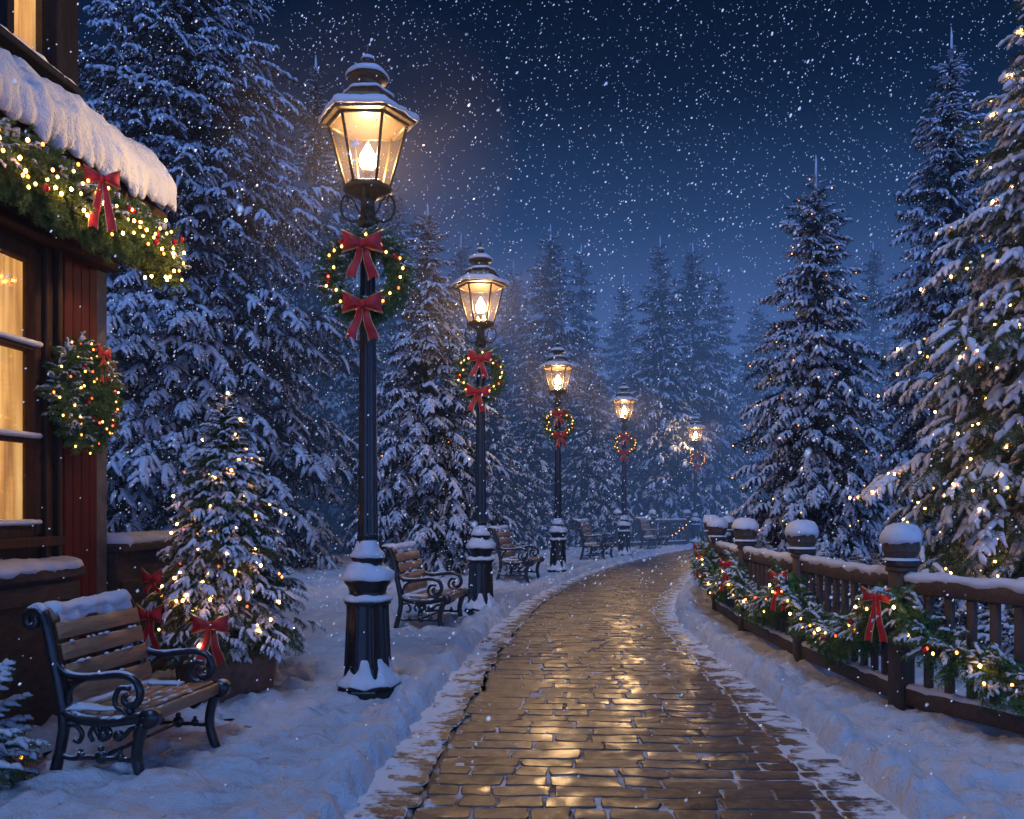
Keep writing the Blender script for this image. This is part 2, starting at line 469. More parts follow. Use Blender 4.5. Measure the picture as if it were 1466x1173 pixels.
def build_path():
    rng = np.random.default_rng(3)
    b = MB(); s = 1.0
    while s < SL - 1:
        y0 = float(np.interp(s, _s, _p[:, 1])); hw = float(half_w(y0))
        row = rng.uniform(.158, .205)
        us = [-hw - .03, -hw + rng.uniform(.24, .3)]
        seam = .022
        while us[-1] < hw - .68: us.append(us[-1] + rng.choice([.20, .28, .36, .42]) * rng.uniform(.85, 1.15))
        rest = hw - .26 - us[-1]
        if rest > .52: us.append(us[-1] + rest * rng.uniform(.42, .58))
        us.append(hw - .26 + rng.uniform(-.03, .03)); us.append(hw + .04)
        near = y0 < 13
        nu, nv = (9, 5) if near else (4, 3)
        for k in range(len(us) - 1):
            u0, u1 = us[k], us[k + 1]
            if k == 0: u1 -= .012
            if k == 1: u0 += .014
            L = u1 - u0; g = rng.uniform(.004, .009)
            ea, ec = .007 / (L / 2), .007 / (row / 2)
            a = np.concatenate([[-1, -1 + ea], np.linspace(-1 + 1.9 * ea, 1 - 1.9 * ea, nu), [1 - ea, 1]]); c = np.concatenate([[-1, -1 + ec], np.linspace(-1 + 1.9 * ec, 1 - 1.9 * ec, nv), [1 - ec, 1]])
            A, C = np.meshgrid(a, c); A = A.ravel(); C = C.ravel()
            rr = 1 - .085 * np.minimum(1, row / L * 2) * (np.abs(A) ** 6) * (np.abs(C) ** 6)
            uu = (u0 + u1) / 2 + A * rr * (L / 2 - g / 2); ss = s + row / 2 + C * rr * (row / 2 - g / 2)
            uu += .014 * vnoise(np.stack([uu * 15, ss * 15, 0 * uu + k], 1), 3); ss += .011 * vnoise(np.stack([uu * 14, ss * 14, 0 * uu + 40], 1), 4)
            edge = np.maximum(np.abs(A), np.abs(C))
            x, y = su_to_xy(ss, uu)
            q = np.stack([x * 6, y * 6, 0 * x], 1)
            top = .004 + rng.uniform(-.002, .002) + A * rng.uniform(-.0045, .0045) + C * rng.uniform(-.0026, .0026) + .003 * vnoise(q, 8) + .0009 * vnoise(q * 2.7, 9)
            pill = .0034 * vnoise(np.stack([x * 14, y * 14, 0 * x], 1), 19)
            z = top + pill
            z = np.where(edge > .995, -.0065, z)
            ef = smst(.55, 1.0, np.abs(uu) / hw)
            col = np.stack([np.full_like(ef, rng.uniform(0, 1)), ef, (edge > .995) * 1.0, np.ones_like(ef)], 1)
            b.add(np.stack([x, y, z], 1), grid_faces(nv + 4, nu + 4), 0, True, col)
        s += row
    # joint bed
    sv = np.arange(.5, SL - .5, .12); uv = np.linspace(-1, 1, 25)
    S, U = np.meshgrid(sv, uv, indexing='ij'); S = S.ravel(); U = U.ravel()
    hw = half_w(np.interp(S, _s, _p[:, 1])) + .08; x, y = su_to_xy(S, U * hw)
    ef = smst(.5, .95, np.abs(U)); z = -.0025 + .0035 * ef + .0015 * vnoise(np.stack([x * 5, y * 5, 0 * x], 1), 6)
    seam = np.abs(U * hw + hw - .08 - .27) < .06
    z = np.where(seam, -.03, z)
    b.add(np.stack([x, y, z], 1), grid_faces(len(sv), 25), 1, True, np.stack([0 * ef, np.where(seam, -.6, ef), 0 * ef, 0 * ef + 1], 1))
    return tag(b.obj('brick_path', [m_brick(), m_joint()]), kind='structure')
build_path()

# ------------------------------------------------------------------ spruce foliage
def make_spray(rng, pairs, needles, nl, nw, snow_r, sides, rings, snow_p=.85, per=4):
    """one flat drooping spray, 1 m long along +x: needle triangles and the snow lying on it"""
    fv = []; sv = []; sf = []; ns = 0
    def curve(p0, d, L, droop, n):
        t = np.linspace(0, 1, n)[:, None]
        p = p0 + d * L * t; p[:, 2] -= (droop * L * t[:, 0] ** 2); return p
    paths = []
    ax = curve(np.zeros(3), np.array([1, rng.uniform(-.1, .1), .12]), 1.0, rng.uniform(.22, .4), 8)
    paths.append((ax, 1.25, .30))
    for k in range(pairs):
        t = .14 + .80 * (k + rng.uniform(-.2, .2)) / max(1, pairs - 1) * .98
        for sd in (-1, 1):
            tt = float(np.clip(t + rng.uniform(-.05, .05), .05, .97)); i = tt * 7; i0 = int(i); i1 = min(7, i0 + 1)
            p0 = ax[i0] * (1 - (i - i0)) + ax[i1] * (i - i0)
            an = R_(rng.uniform(38, 62)) * (1 - .25 * tt)
            L = (.50 - .33 * tt) * rng.uniform(.75, 1.15)
            d = np.array([cos(an), sd * sin(an), rng.uniform(-.18, .08)])
            paths.append((curve(p0, d, L, rng.uniform(.35, .8), 5), 1.0, 0.12))
    # needles
    tot = sum(np.linalg.norm(np.diff(p, axis=0), axis=1).sum() for p, _, _ in paths)
    for p, _, _ in paths:
        L = np.linalg.norm(np.diff(p, axis=0), axis=1).sum(); n = max(3, int(needles * L / tot / per))
        t = np.repeat((np.arange(n) + .5) / n, per) * (len(p) - 1) + rng.uniform(-.1, .1, n * per)
        t = np.clip(t, 0, len(p) - 1.001); i = t.astype(int); f = (t - i)[:, None]
        q = p[i] * (1 - f) + p[i + 1] * f; T = p[i + 1] - p[i]; T /= np.linalg.norm(T, axis=1)[:, None]
        rd = rng.normal(size=q.shape); rd[:, 2] -= .25; rd -= T * (rd * T).sum(1)[:, None]; rd /= np.linalg.norm(rd, axis=1)[:, None]
        d = T * rng.uniform(.35, .9, (len(q), 1)) + rd * .8; d /= np.linalg.norm(d, axis=1)[:, None]
        W = np.cross(d, rng.normal(size=q.shape)); W /= np.linalg.norm(W, axis=1)[:, None] + 1e-9
        ln = nl * rng.uniform(.7, 1.25, (len(q), 1))
        fv.append(np.stack([q - W * nw / 2, q + W * nw / 2, q + d * ln], 1).reshape(-1, 3))
    fv = np.concatenate(fv); ff = np.arange(len(fv)).reshape(-1, 3)
    # snow: mostly on the outer half of the spray
    for p, k, t0 in paths:
        if k <= 1 and rng.uniform() > snow_p * (.45 + 1.0 * p[0, 0]): continue
        t0 = max(t0, .42) if k > 1 else t0
        n = rings + (2 if k > 1 else 0)
        t = np.linspace(t0, 1.0, n) * (len(p) - 1); i = np.clip(t.astype(int), 0, len(p) - 2); f = (t - i)[:, None]
        q = p[i] * (1 - f) + p[i + 1] * f
        x = np.linspace(0, 1, n)
        r = snow_r * k * (np.sin(pi * np.clip(x * .8 + .18, 0, 1)) ** .6) * rng.uniform(.65, 1.3, n)
        r[0] *= .45; r[-1] = snow_r * .35 * rng.uniform(.5, 1.2)
        q = q.copy(); q[:, 2] += r * .45
        V, fs = tube(q, r, sides, flat=.72, up=(0, 0, 1))
        sv.append(V); sf.append([g + ns for g in fs]); ns += len(V)
    if sv:
        sv = np.concatenate(sv); sq = np.concatenate([g[0] for g in sf]); st = np.concatenate([h for g in sf for h in g[1:]])
    else: sv = np.zeros((0, 3)); sq = np.zeros((0, 4), int); st = np.zeros((0, 3), int)
    return fv, ff, sv, sq, st

def spray_set(seed, n, **kw):
    rng = np.random.default_rng(seed); return [make_spray(rng, **kw) for _ in range(n)]

SP_NEAR = spray_set(1, 8, pairs=7, needles=620, nl=.085, nw=.016, snow_r=.064, sides=7, rings=6, snow_p=.6)
SP_POT = spray_set(5, 8, pairs=6, needles=560, nl=.11, nw=.02, snow_r=.070, sides=7, rings=6, snow_p=.5)
SP_MID = spray_set(2, 8, pairs=6, needles=230, nl=.14, nw=.034, snow_r=.058, sides=6, rings=5, snow_p=.55)
SP_FAR = spray_set(3, 6, pairs=5, needles=130, nl=.19, nw=.05, snow_r=.060, sides=5, rings=4, snow_p=.45)
SP_WREATH = spray_set(4, 6, pairs=4, needles=300, nl=.16, nw=.035, snow_r=.07, sides=6, rings=5, snow_p=.5)

def scatter(sprays, places, bf, bs, rng, snow_prob=1.0):
    """places: list of (pos, dir, up, scale)"""
    groups = {}
    for pl in places: groups.setdefault(int(rng.integers(len(sprays))), []).append(pl)
    for k, ps in groups.items():
        fv, ff, sv, sq, st = sprays[k]
        Pp = np.array([p[0] for p in ps]); D = np.array([p[1] for p in ps], float); U = np.array([p[2] for p in ps], float); S = np.array([p[3] for p in ps], float)
        D /= np.linalg.norm(D, axis=1)[:, None]; Yv = np.cross(U, D); Yv /= np.linalg.norm(Yv, axis=1)[:, None] + 1e-9; Z = np.cross(D, Yv)
        Mx = np.stack([D, Yv, Z], 2) * S[:, None, None]
        V = np.einsum('kij,nj->kni', Mx, fv) + Pp[:, None, :]
        o = (np.arange(len(ps)) * len(fv))[:, None, None]
        bf.add(V.reshape(-1, 3), (ff[None] + o).reshape(-1, 3), 0, False)
        if bs is None: continue
        keep = rng.uniform(size=len(ps)) < snow_prob
        if keep.any() and len(sv):
            Mx = Mx[keep]; Pq = Pp[keep]; n = keep.sum()
            V = np.einsum('kij,nj->kni', Mx, sv) + Pq[:, None, :]
            o = (np.arange(n) * len(sv))[:, None, None]
            bs.add(V.reshape(-1, 3), [(sq[None] + o).reshape(-1, 4), (st[None] + o).reshape(-1, 3)], 0, True)

def spruce(seed, H, Rb, z0, s, sprays, dens=1.0, power=.9, lead=.06, el0=-.26):
    """returns placements (list), tips"""
    rng = np.random.default_rng(seed); pl = []
    z = z0
    ph = rng.uniform(0, 6.28)
    while z < H * (1 - lead):
        q = (z - z0) / (H - z0)
        Rz = Rb * (1 - q) ** power * (.86 + .14 * sin(q * 40 + seed)) + s * .12
        if q < .06: Rz *= .82 + 3 * q
        sl = s * float(np.clip(.34 + .66 * Rz / (.42 * Rb), .3, 1))
        nb = max(5, int(round((2 * pi * Rz * .62 + sl) / sl * .8 * dens)))
        nb = min(nb, 26)
        ph += rng.uniform(.5, 1.4)
        for k in range(nb):
            a = ph + 2 * pi * (k + rng.uniform(-.3, .3)) / nb
            L = Rz * rng.uniform(.72, 1.12)
            el = np.interp(q, [0, .3, .75, 1], [el0, el0 * .45, .18, .75]) + rng.uniform(-.1, .1)
            zz = z + rng.uniform(-.25, .25) * sl
            dr = np.array([cos(a) * cos(el), sin(a) * cos(el), sin(el)])
            base = np.array([0, 0, zz - sin(el) * L * .35])
            droop = .10 * (1 - q) + .03
            def pt(t): return base + dr * L * t + np.array([0, 0, -droop * L * t * t])
            if L < s * 1.25:
                up = np.array([rng.uniform(-.2, .2), rng.uniform(-.2, .2), 1]); sc = max(L * 1.08, sl * .5)
                pl.append((base + dr * L * .04, dr, up, sc)); continue
            n = max(2, int(L / (s * .52)))
            for j in range(n):
                t = 1 - (j + rng.uniform(-.15, .15)) * s * .52 / L
                if t < .22: break
                tip = j == 0
                sc = s * rng.uniform(.72, 1.12)
                sd = (1 if j % 2 else -1); an = 0 if tip else sd * R_(rng.uniform(30, 62))
                d = rotz(an) @ dr; d = d + np.array([0, 0, -.16 * (1 - q) - droop * t + rng.uniform(-.12, .1)])
                up = np.array([rng.uniform(-.25, .25), rng.uniform(-.25, .25), 1])
                pl.append((pt(max(0, t - .8 * sc / L)), d, up, sc))
        z += sl * np.interp(q, [0, 1], [.46, .34]) * (1 / dens) ** .5
    # leader
    for k in range(7):
        zz = H * (1 - lead) + H * lead * .55 * k / 7; a = rng.uniform(0, 6.28)
        pl.append((np.array([0, 0, zz]), np.array([cos(a), sin(a), .75]), np.array([0, 0, 1.]), max(.08, s * .42 * (1 - k / 8.5))))
    return pl, rng

def build_tree(name, label, cat, loc, seed, H, Rb, z0, s, sprays, fol, dens=1.0, power=.9, group=None, snowp=.86, lead=.06, trunk_r=None, empty=None):
    t = empty or thing(name, label, cat, loc, 0, group)
    pl, rng = spruce(seed, H, Rb, z0, s, sprays, dens, power, lead)
    bf, bs = MB(), MB()
    scatter(sprays, pl, bf, bs, rng, snowp)
    tr = trunk_r or H * .011
    pr = [(tr * 1.25, -.15), (tr, .3), (tr * .85, H * .3), (tr * .36, H * .7), (tr * .16, H * .88), (tr * .07, H * .97), (.003, H)]
    b = MB(); V, fs = lathe(pr, 12); b.add(V, fs); b.obj('trunk', M['bark'], t)
    # frosted spike at the very top
    V, fs = tube(np.array([[0, 0, H * (1 - lead * .9)], [0.005, 0, H * .985], [0, 0.004, H]]), [s * .045, s * .028, s * .006], 6); bs.add(V, fs)
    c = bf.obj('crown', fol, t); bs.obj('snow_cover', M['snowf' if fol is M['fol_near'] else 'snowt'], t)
    return t, pl

def tips_of(pl, k=.8):
    out = []
    for p, d, u, s in pl:
        d = np.asarray(d) / np.linalg.norm(d); out.append(np.asarray(p) + d * s * k + np.array([0, 0, -.22 * s * k * k]))
    return np.array(out)

# ------------------------------------------------------------------ fairy lights
def bulb_mesh(name, r, m):
    b = MB(); V, fs = sphere((0, 0, 0), r, 8, 6, (1, 1, 1.25)); b.add(V, fs); return b.mesh(name, m)
BULBS = {}
def bulb(kind, r):
    k = (kind, round(r, 4))
    if k not in BULBS: BULBS[k] = bulb_mesh('bulb', r, M[kind])
    return BULBS[k]
def light_string(label, loc, pts, r, kinds, group=None, wire=True):
    t = thing('fairy_lights', label, 'string lights', loc, 0, group)
    pts = np.asarray(pts)
    for k, p in enumerate(pts[:100]):
        link('bulb', bulb(kinds[k % len(kinds)], r), t, tuple(p))
    if len(pts) > 100:
        b = MB()
        for p in pts[100:]:
            V, fs = sphere(p, r * .9, 7, 5); b.add(V, fs)
        tag(b.obj('bulbs', M[kinds[0]], t), kind='stuff')
    return t
def spiral_pts(pl, n, seed, zlo=0, front=None, k=.72):
    """points on the outside of the crown, spread evenly over its surface"""
    rng = np.random.default_rng(seed); tp = tips_of(pl, k)
    ok = tp[:, 2] > zlo
    if front is not None: ok &= (tp @ np.array([*front, 0])) > -.1
    tp = tp[ok]; tp[:, :2] *= 1.05; rng.shuffle(tp)
    r = np.hypot(tp[:, 0], tp[:, 1]); dm = .82 * math.sqrt(pi * r.max() * np.ptp(tp[:, 2]) * .62 / n)
    while True:
        sel = [tp[0]]
        for p in tp[1:]:
            if len(sel) >= n: break
            if min(np.linalg.norm(np.array(sel) - p, axis=1)) > dm: sel.append(p)
        if len(sel) >= n * .93 or dm < .03: return np.array(sel)
        dm *= .88

# ------------------------------------------------------------------ bows
def bow_mesh(w=.2, tail=.28, seed=0):
    rng = np.random.default_rng(seed); b = MB()
    na, nb = 11, 11
    a = np.linspace(.04, 1, na); c = np.linspace(-1, 1, nb); c = np.sign(c) * np.abs(c) ** .75
    A, C = np.meshgrid(a, c, indexing='ij')
    for sd in (-1, 1):
        for fr in (-1, 1):
            h = (.085 + .24 * A ** .9) * w
            X = sd * (A - .10 * (1 - np.abs(C) ** 2) * A ** 4) * .56 * w
            Z = C * h + .07 * w * A
            Y = fr * (.125 * w * np.sin(pi * np.clip(A, 0, 1) ** .8) * (1 - C ** 2 * .85) + .003) - .03 * w + .012 * w * np.sin(C * 9 + A * 5)
            V = np.stack([X, Y, Z], 2).reshape(-1, 3)
            fs = grid_faces(na, nb); j = np.tile(np.arange(nb - 1), na - 1)
            g = (j == 0) | (j == nb - 2)
            b.add(V, fs[~g], 0); b.add(V, fs[g], 1)
    V, fs = sphere((0, -.06 * w, 0), .115 * w, 12, 8, (1, .8, 1.15)); b.add(V, fs, 0)
    nt_, nc = 12, 7
    t = np.linspace(0, 1, nt_); c = np.linspace(-1, 1, nc); c[1] = -.84; c[-2] = .84
    Tt, C = np.meshgrid(t, c, indexing='ij')
    for sd in (-1, 1):
        wid = (.055 + .10 * Tt ** .8) * w
        X = sd * (.02 + .26 * Tt ** .9) * w + C * wid + .015 * w * np.sin(Tt * 7 + sd)
        Z = -Tt * tail * (1 - .0) - .02 * w + np.where(Tt > .99, np.abs(C) * -.09 * w + .0 * w, 0) + sd * C * .02 * w
        Y = -.05 * w + .05 * w * np.sin(Tt * 6.5 + 1.2 * sd) + .02 * w * C ** 2
        V = np.stack([X, Y, Z], 2).reshape(-1, 3); fs = grid_faces(nt_, nc); j = np.tile(np.arange(nc - 1), nt_ - 1)
        g = (j == 0) | (j == nc - 2); b.add(V, fs[~g], 0); b.add(V, fs[g], 1)
    return b.mesh('bow', [M['ribbon_red'], M['ribbon_gold']])

# ------------------------------------------------------------------ wreaths and garlands (greenery along a curve)
def greenery(curve, nrm, rad, s, step, rng, snow=True, closed=False, down=0.0, snow_prob=.75, ring=5):
    P = np.asarray(curve, float); T = (np.roll(P, -1, 0) - np.roll(P, 1, 0)) if closed else np.gradient(P, axis=0)
    T /= np.linalg.norm(T, axis=1)[:, None]
    pl = []
    for i in range(len(P)):
        a = np.array([0, 0, 1.]) if abs(T[i, 2]) < .95 else np.array([0, 1., 0])
        A = np.cross(T[i], a); A /= np.linalg.norm(A); B = np.cross(A, T[i])
        for k in range(ring):
            th = 2 * pi * (k + rng.uniform(-.4, .4)) / ring
            o = A * cos(th) + B * sin(th)
            d = o * .9 + T[i] * rng.uniform(.1, .8) * (1 if closed else rng.choice([-1, 1])) + np.array([0, 0, -down])
            pl.append((P[i] + o * rad * .2 + rng.normal(size=3) * rad * .12, d, np.array([0, 0, 1.]) + o * .35 + rng.normal(size=3) * .15, s * rng.uniform(.75, 1.15)))
    bf, bs = MB(), MB()
    scatter(SP_WREATH, pl, bf, None, rng)
    up = [p for p in pl if (np.asarray(p[1]) / np.linalg.norm(p[1]))[2] > -.35]
    b2 = MB(); scatter(SP_WREATH, up, b2, bs, rng, snow_prob)
    # rope core
    V, fs = tube(P, rad * .3, 6, closed); bf.add(V, fs)
    return bf, bs, pl

def build_wreath(label, loc, rz, Rm=.30, rad=.09, nb=14, group='wreaths hung on the lamp posts', bows=((.20, .25, .26), (-.26, .25, .24)), seed=0, berries=4, ring=6, steps=44, name='wreath', fill=False):
    rng = np.random.default_rng(seed); t = thing(name, label, 'wreath', loc, rz, group)
    th = np.linspace(0, 2 * pi, steps, endpoint=False)
    c = np.stack([np.sin(th) * Rm, 0 * th, np.cos(th) * Rm], 1)
    bf, bs, pl = greenery(c, None, rad, rad * 1.2, 0, rng, closed=True, ring=ring + 2, snow_prob=.5)
    if fill:
        for rr, n in ((Rm * .55, 24), (Rm * .18, 9)):
            th2 = np.linspace(0, 2 * pi, n, endpoint=False); c2 = np.stack([np.sin(th2) * rr, 0 * th2 - .02, np.cos(th2) * rr], 1)
            f2, s2, p2 = greenery(c2, None, rad, rad * 1.6, 0, rng, closed=True, ring=ring, snow_prob=.35)
            bf.v += f2.v; bf.f += [(f + bf.n, m, s) for f, m, s in f2.f]; bf.n += f2.n
    bf.obj('foliage', M['fol_wreath'], t); bs.obj('snow_cover', M['snowf'], t)
    for zc, w, tl in bows: link('bow', bow_mesh(w, tl, 1), t, (0, -rad * 1.35, zc))
    kinds = ['bulb', 'bulb', 'bulb_red', 'bulb', 'bulb_amber']
    for k in range(nb):
        a = 2 * pi * (k + .5 + rng.uniform(-.25, .25)) / nb; r = Rm + rng.uniform(-.5, .5) * rad
        if fill: r = Rm * math.sqrt(rng.uniform(.08, 2.05))
        link('bulb', bulb(kinds[k % 5], .0072 if fill else .0095), t, (sin(a) * r, (-rad * 1.5 * max(0, 1 - (r / (Rm * 1.42)) ** 2) + rng.uniform(-.03, .02)) if fill else -rad * (1.1 + rng.uniform(0, .2)), cos(a) * r))
    bm = BULBS.setdefault('berry', bulb_mesh('berry', .02, M['berry']))
    for k in range(berries):
        a = 2 * pi * (k + rng.uniform(0, .6)) / berries + .4; r = Rm + rng.uniform(-.4, .4) * rad
        if fill: r = Rm * math.sqrt(rng.uniform(.05, 1.2))
        link('ornament_ball', bm, t, (sin(a) * r, -rad * 1.15, cos(a) * r))
    return t

# ------------------------------------------------------------------ street lamps
def build_lamp(label, loc):
    t = thing('street_lamp', label, 'street lamp', loc, 0, 'lit lamp posts along the path')
    b = MB()
    # plinth ring and tapered octagonal base
    b.add(*lathe([(.0, -.08), (.236, -.08), (.236, .05), (.225, .07), (.225, .10), (.20, .13), (.185, .17), (.176, .23)], 8, pi / 8), smooth=False)
    b.add(*lathe([(.176, .23), (.170, .27), (.152, .66), (.150, .70)], 64, 0, .10, 8), smooth=True)
    b.add(*lathe([(.150, .695), (.176, .70), (.180, .72), (.176, .74), (.150, .752)], 32))
    b.add(*lathe([(.150, .75), (.140, .79), (.150, .83), (.176, .86), (.186, .895), (.178, .93), (.15, .955), (.125, .97), (.112, .985), (.108, 1.01), (.122, 1.03), (.130, 1.055), (.122, 1.08), (.10, 1.10), (.086, 1.13)], 32))
    o1 = b.obj('lamp_base', M['iron_lamp'], t)
    for k in range(8):     # raised ribs on the base
        a = 2 * pi * (k + .5) / 8; q = MB()
    b = MB()
    for k in range(8):
        a = 2 * pi * (k + .5) / 8
        path = [(cos(a) * r, sin(a) * r, z) for r, z in ((.172, .22), (.166, .28), (.150, .64), (.150, .70))]
        b.add(*tube(path, .016, 8))
    b.obj('base_ribs', M['iron_lamp'], t)
    b = MB()
    b.add(*lathe([(.086, 1.12), (.080, 1.2), (.074, 1.6), (.064, 2.6), (.056, 3.5), (.056, 3.6)], 48, 0, .16, 12))
    for z in (1.22, 2.98): b.add(*lathe([(.07, z - .02), (.083, z - .012), (.085, z), (.083, z + .012), (.07, z + .02)], 24))
    b.obj('post', M['iron_lamp'], t)
    b = MB()
    b.add(*lathe([(.056, 3.58), (.075, 3.6), (.08, 3.63), (.07, 3.66), (.058, 3.68), (.064, 3.70), (.054, 3.73), (.054, 3.79), (.075, 3.82), (.13, 3.845), (.178, 3.862), (.190, 3.875), (.190, 3.892), (.175, 3.897), (0, 3.897)], 32))
    b.obj('lantern_collar', M['brass'], t)
    for k in range(4):     # scroll brackets
        a = k * pi / 2
        p2 = smooth([(.06, 3.655), (.12, 3.64), (.185, 3.675), (.205, 3.745), (.18, 3.80), (.150, 3.79), (.152, 3.768)], 26)if True else 0
        b = MB(); V, fs = tube(np.stack([p[0] * np.array([cos(a), sin(a), 0]) + np.array([0, 0, p[1]]) for p in smooth([(.06, 3.655, 0), (.12, 3.64, 0), (.185, 3.675, 0), (.208, 3.745, 0), (.195, 3.81, 0), (.17, 3.84, 0), (.15, 3.815, 0), (.158, 3.79, 0)], 26)[:, :2]]), .0095, 8)
        b.add(V, fs)
        V, fs = tube(np.stack([p[0] * np.array([cos(a), sin(a), 0]) + np.array([0, 0, p[1]]) for p in smooth([(.05, 3.69, 0), (.085, 3.74, 0), (.10, 3.79, 0), (.14, 3.835, 0)], 12)[:, :2]]), .007, 6)
        b.add(V, fs); b.obj('scroll_bracket', M['brass'], t)
    zb, zt, rb, rt = 3.90, 4.385, .168, .302
    ang = [k * pi / 3 for k in range(6)]
    b = MB()
    for a in ang:
        b.add(*tube([(cos(a) * rb, sin(a) * rb, zb), (cos(a) * rt, sin(a) * rt, zt)], .0115, 6))
    for z, r, w in ((zb + .006, rb, .013), (zt - .006, rt, .014)):
        for k in range(6):
            a0, a1 = ang[k], ang[(k + 1) % 6]; b.add(*tube([(cos(a0) * r, sin(a0) * r, z), (cos(a1) * r, sin(a1) * r, z)], w, 6))
    b.obj('lantern_frame', M['brass'], t)
    for k in range(6):
        a0, a1 = ang[k], ang[(k + 1) % 6]; i = .985
        V = [(cos(a0) * rb * i, sin(a0) * rb * i, zb), (cos(a1) * rb * i, sin(a1) * rb * i, zb), (cos(a1) * rt * i, sin(a1) * rt * i, zt), (cos(a0) * rt * i, sin(a0) * rt * i, zt)]
        b = MB(); b.add(V, np.array([[0, 1, 2, 3]]), 0, False); b.obj('glass_pane', M['lampglass'], t)
    b = MB()
    b.add(*lathe([(.27, 4.375), (.365, 4.39), (.372, 4.41), (.36, 4.425), (.31, 4.455), (.285, 4.475)], 6, 0), smooth=False)
    b.add(*lathe([(.285, 4.474), (.262, 4.495), (.235, 4.55), (.185, 4.605), (.125, 4.625), (.108, 4.63)], 6, 0), smooth=False)
    b.add(*lathe([(.108, 4.625), (.098, 4.65), (.098, 4.695), (.11, 4.71), (.15, 4.72), (.156, 4.735), (.14, 4.765), (.09, 4.795), (.05, 4.81), (.04, 4.825)], 24))
    b.add(*lathe([(.0, 4.375), (.27, 4.376)], 6, 0), smooth=False)
    b.obj('lantern_roof', M['brass'], t)
    b = MB()
    b.add(*lathe([(.04, 4.82), (.03, 4.835), (.036, 4.85), (.05, 4.87), (.05, 4.885), (.036, 4.905), (.022, 4.915), (.026, 4.925), (.016, 4.95), (.003, 5.0)], 18))
    b.obj('finial', M['iron_lamp'], t)
    b = MB()
    b.add(*lathe([(.0, 3.895), (.045, 3.90), (.04, 3.92), (.022, 3.93), (.022, 3.99), (.04, 4.01), (.045, 4.03), (0, 4.03)], 16))
    b.obj('burner', M['brass'], t)
    b = MB(); b.add(*lathe([(.0, 4.03), (.03, 4.035), (.058, 4.07), (.066, 4.11), (.054, 4.155), (.026, 4.20), (.010, 4.235), (.0, 4.25)], 16))
    b.obj('bulb', M['flame'], t)
    # snow
    b = MB()
    rng = np.random.default_rng(4)
    def pad(prof, n=48, amp=.012, seed=0, phase=0, hexa=0.0, name='snow'):
        b = MB(); V, fs = lathe(prof, n, phase)
        if hexa:
            a_ = np.arctan2(V[:, 1], V[:, 0]) % (pi / 3) - pi / 6; V[:, :2] *= (1 - hexa + hexa * cos(pi / 6) / np.cos(a_))[:, None]
        k = fbm(V * 13 + seed, seed, 2)[:, None]; q = V.copy(); q[:, 2] -= 0
        rr = np.hypot(V[:, 0], V[:, 1])[:, None] + 1e-6; dirs = np.hstack([V[:, :2] / rr, np.full((len(V), 1), .8)])
        b.add(V + dirs * k * amp, fs); b.obj(name, M['snowf'], t)
    pad([(.30, 4.462), (.368, 4.418), (.386, 4.408), (.392, 4.428), (.378, 4.452), (.34, 4.48), (.295, 4.497), (.27, 4.49)], 48, .020, 1, 0, 1.0, 'roof_snow')
    pad([(.10, 4.63), (.19, 4.606), (.205, 4.60), (.20, 4.622), (.16, 4.642), (.10, 4.645)], 40, .010, 2, 0, 1.0, 'roof_snow')
    pad([(.05, 4.81), (.10, 4.795), (.15, 4.755), (.162, 4.74), (.168, 4.756), (.15, 4.785), (.10, 4.815), (.045, 4.83)], 40, .010, 3, 0, 0, 'cap_snow')
    pad([(.038, 4.90), (.052, 4.884), (.055, 4.89), (.04, 4.915), (.022, 4.922)], 20, .004, 4, 0, 0, 'finial_snow')
    pad([(.08, 1.135), (.115, 1.095), (.134, 1.055), (.14, 1.06), (.128, 1.095), (.10, 1.125), (.09, 1.17), (.083, 1.19)], 40, .020, 5, 0, 0, 'ring_snow')
    pad([(.10, .99), (.15, .958), (.182, .93), (.193, .885), (.198, .895), (.192, .935), (.16, .975), (.118, 1.0), (.108, 1.02)], 48, .026, 6, 0, 0, 'ring_snow')
    pad([(.145, .757), (.176, .744), (.188, .728), (.188, .745), (.17, .765), (.145, .775)], 40, .014, 7, 0, 0, 'ring_snow')
    pad([(.145, .27), (.162, .215), (.182, .165), (.208, .125), (.230, .10), (.238, .088), (.242, .10), (.218, .138), (.190, .175), (.168, .22), (.145, .28)], 72, .036, 8, 0, 0, 'base_snow')
    l = bpy.data.lights.get('lamp flame') or bpy.data.lights.new('lamp flame', 'POINT')
    l.energy = 185; l.color = (1.0, .60, .28); l.shadow_soft_size = .05
    lo = link('lamp_light', l, t, (0, 0, 4.12))
    return t
LAMP_LABELS = ['large lit lamp post beside the potted Christmas tree', 'lit lamp post just behind the second bench, its wreath studded with gold bulbs',
               'lit lamp post at the end of the third bench', 'lit lamp post between the two farthest benches', 'smallest lit lamp post at the far bend of the path, past the last bench']
lamp0 = None
for k, (x, y) in enumerate(LAMPS):
    z = .045
    if k == 0: lamp0 = build_lamp(LAMP_LABELS[0], (x, y, z))
    else: dup(lamp0, None, LAMP_LABELS[k], (x, y, z), 0)
WR_L = ['largest wreath with two red bows, on the lamp post by the potted tree', 'wreath with two red bows on the lamp post behind the second bench',
        'wreath with red bows on the lamp post by the third bench', 'wreath with red bows on the lamp post between the two farthest benches', 'smallest wreath, on the lamp post at the far bend of the path']
wr0 = None
for k, (x, y) in enumerate(LAMPS):
    p = (x, y - .12, 3.245)
    if k == 0: wr0 = build_wreath(WR_L[0], p, 0, .262, .090, 24, seed=11, ring=8, bows=((.20, .28, .24), (-.25, .28, .24)))
    else: dup(wr0, None, WR_L[k], p).rotation_euler = (0, R_([0, 4, -5, 3, -3][k]), R_([0, -5, 6, -4, 7][k]))

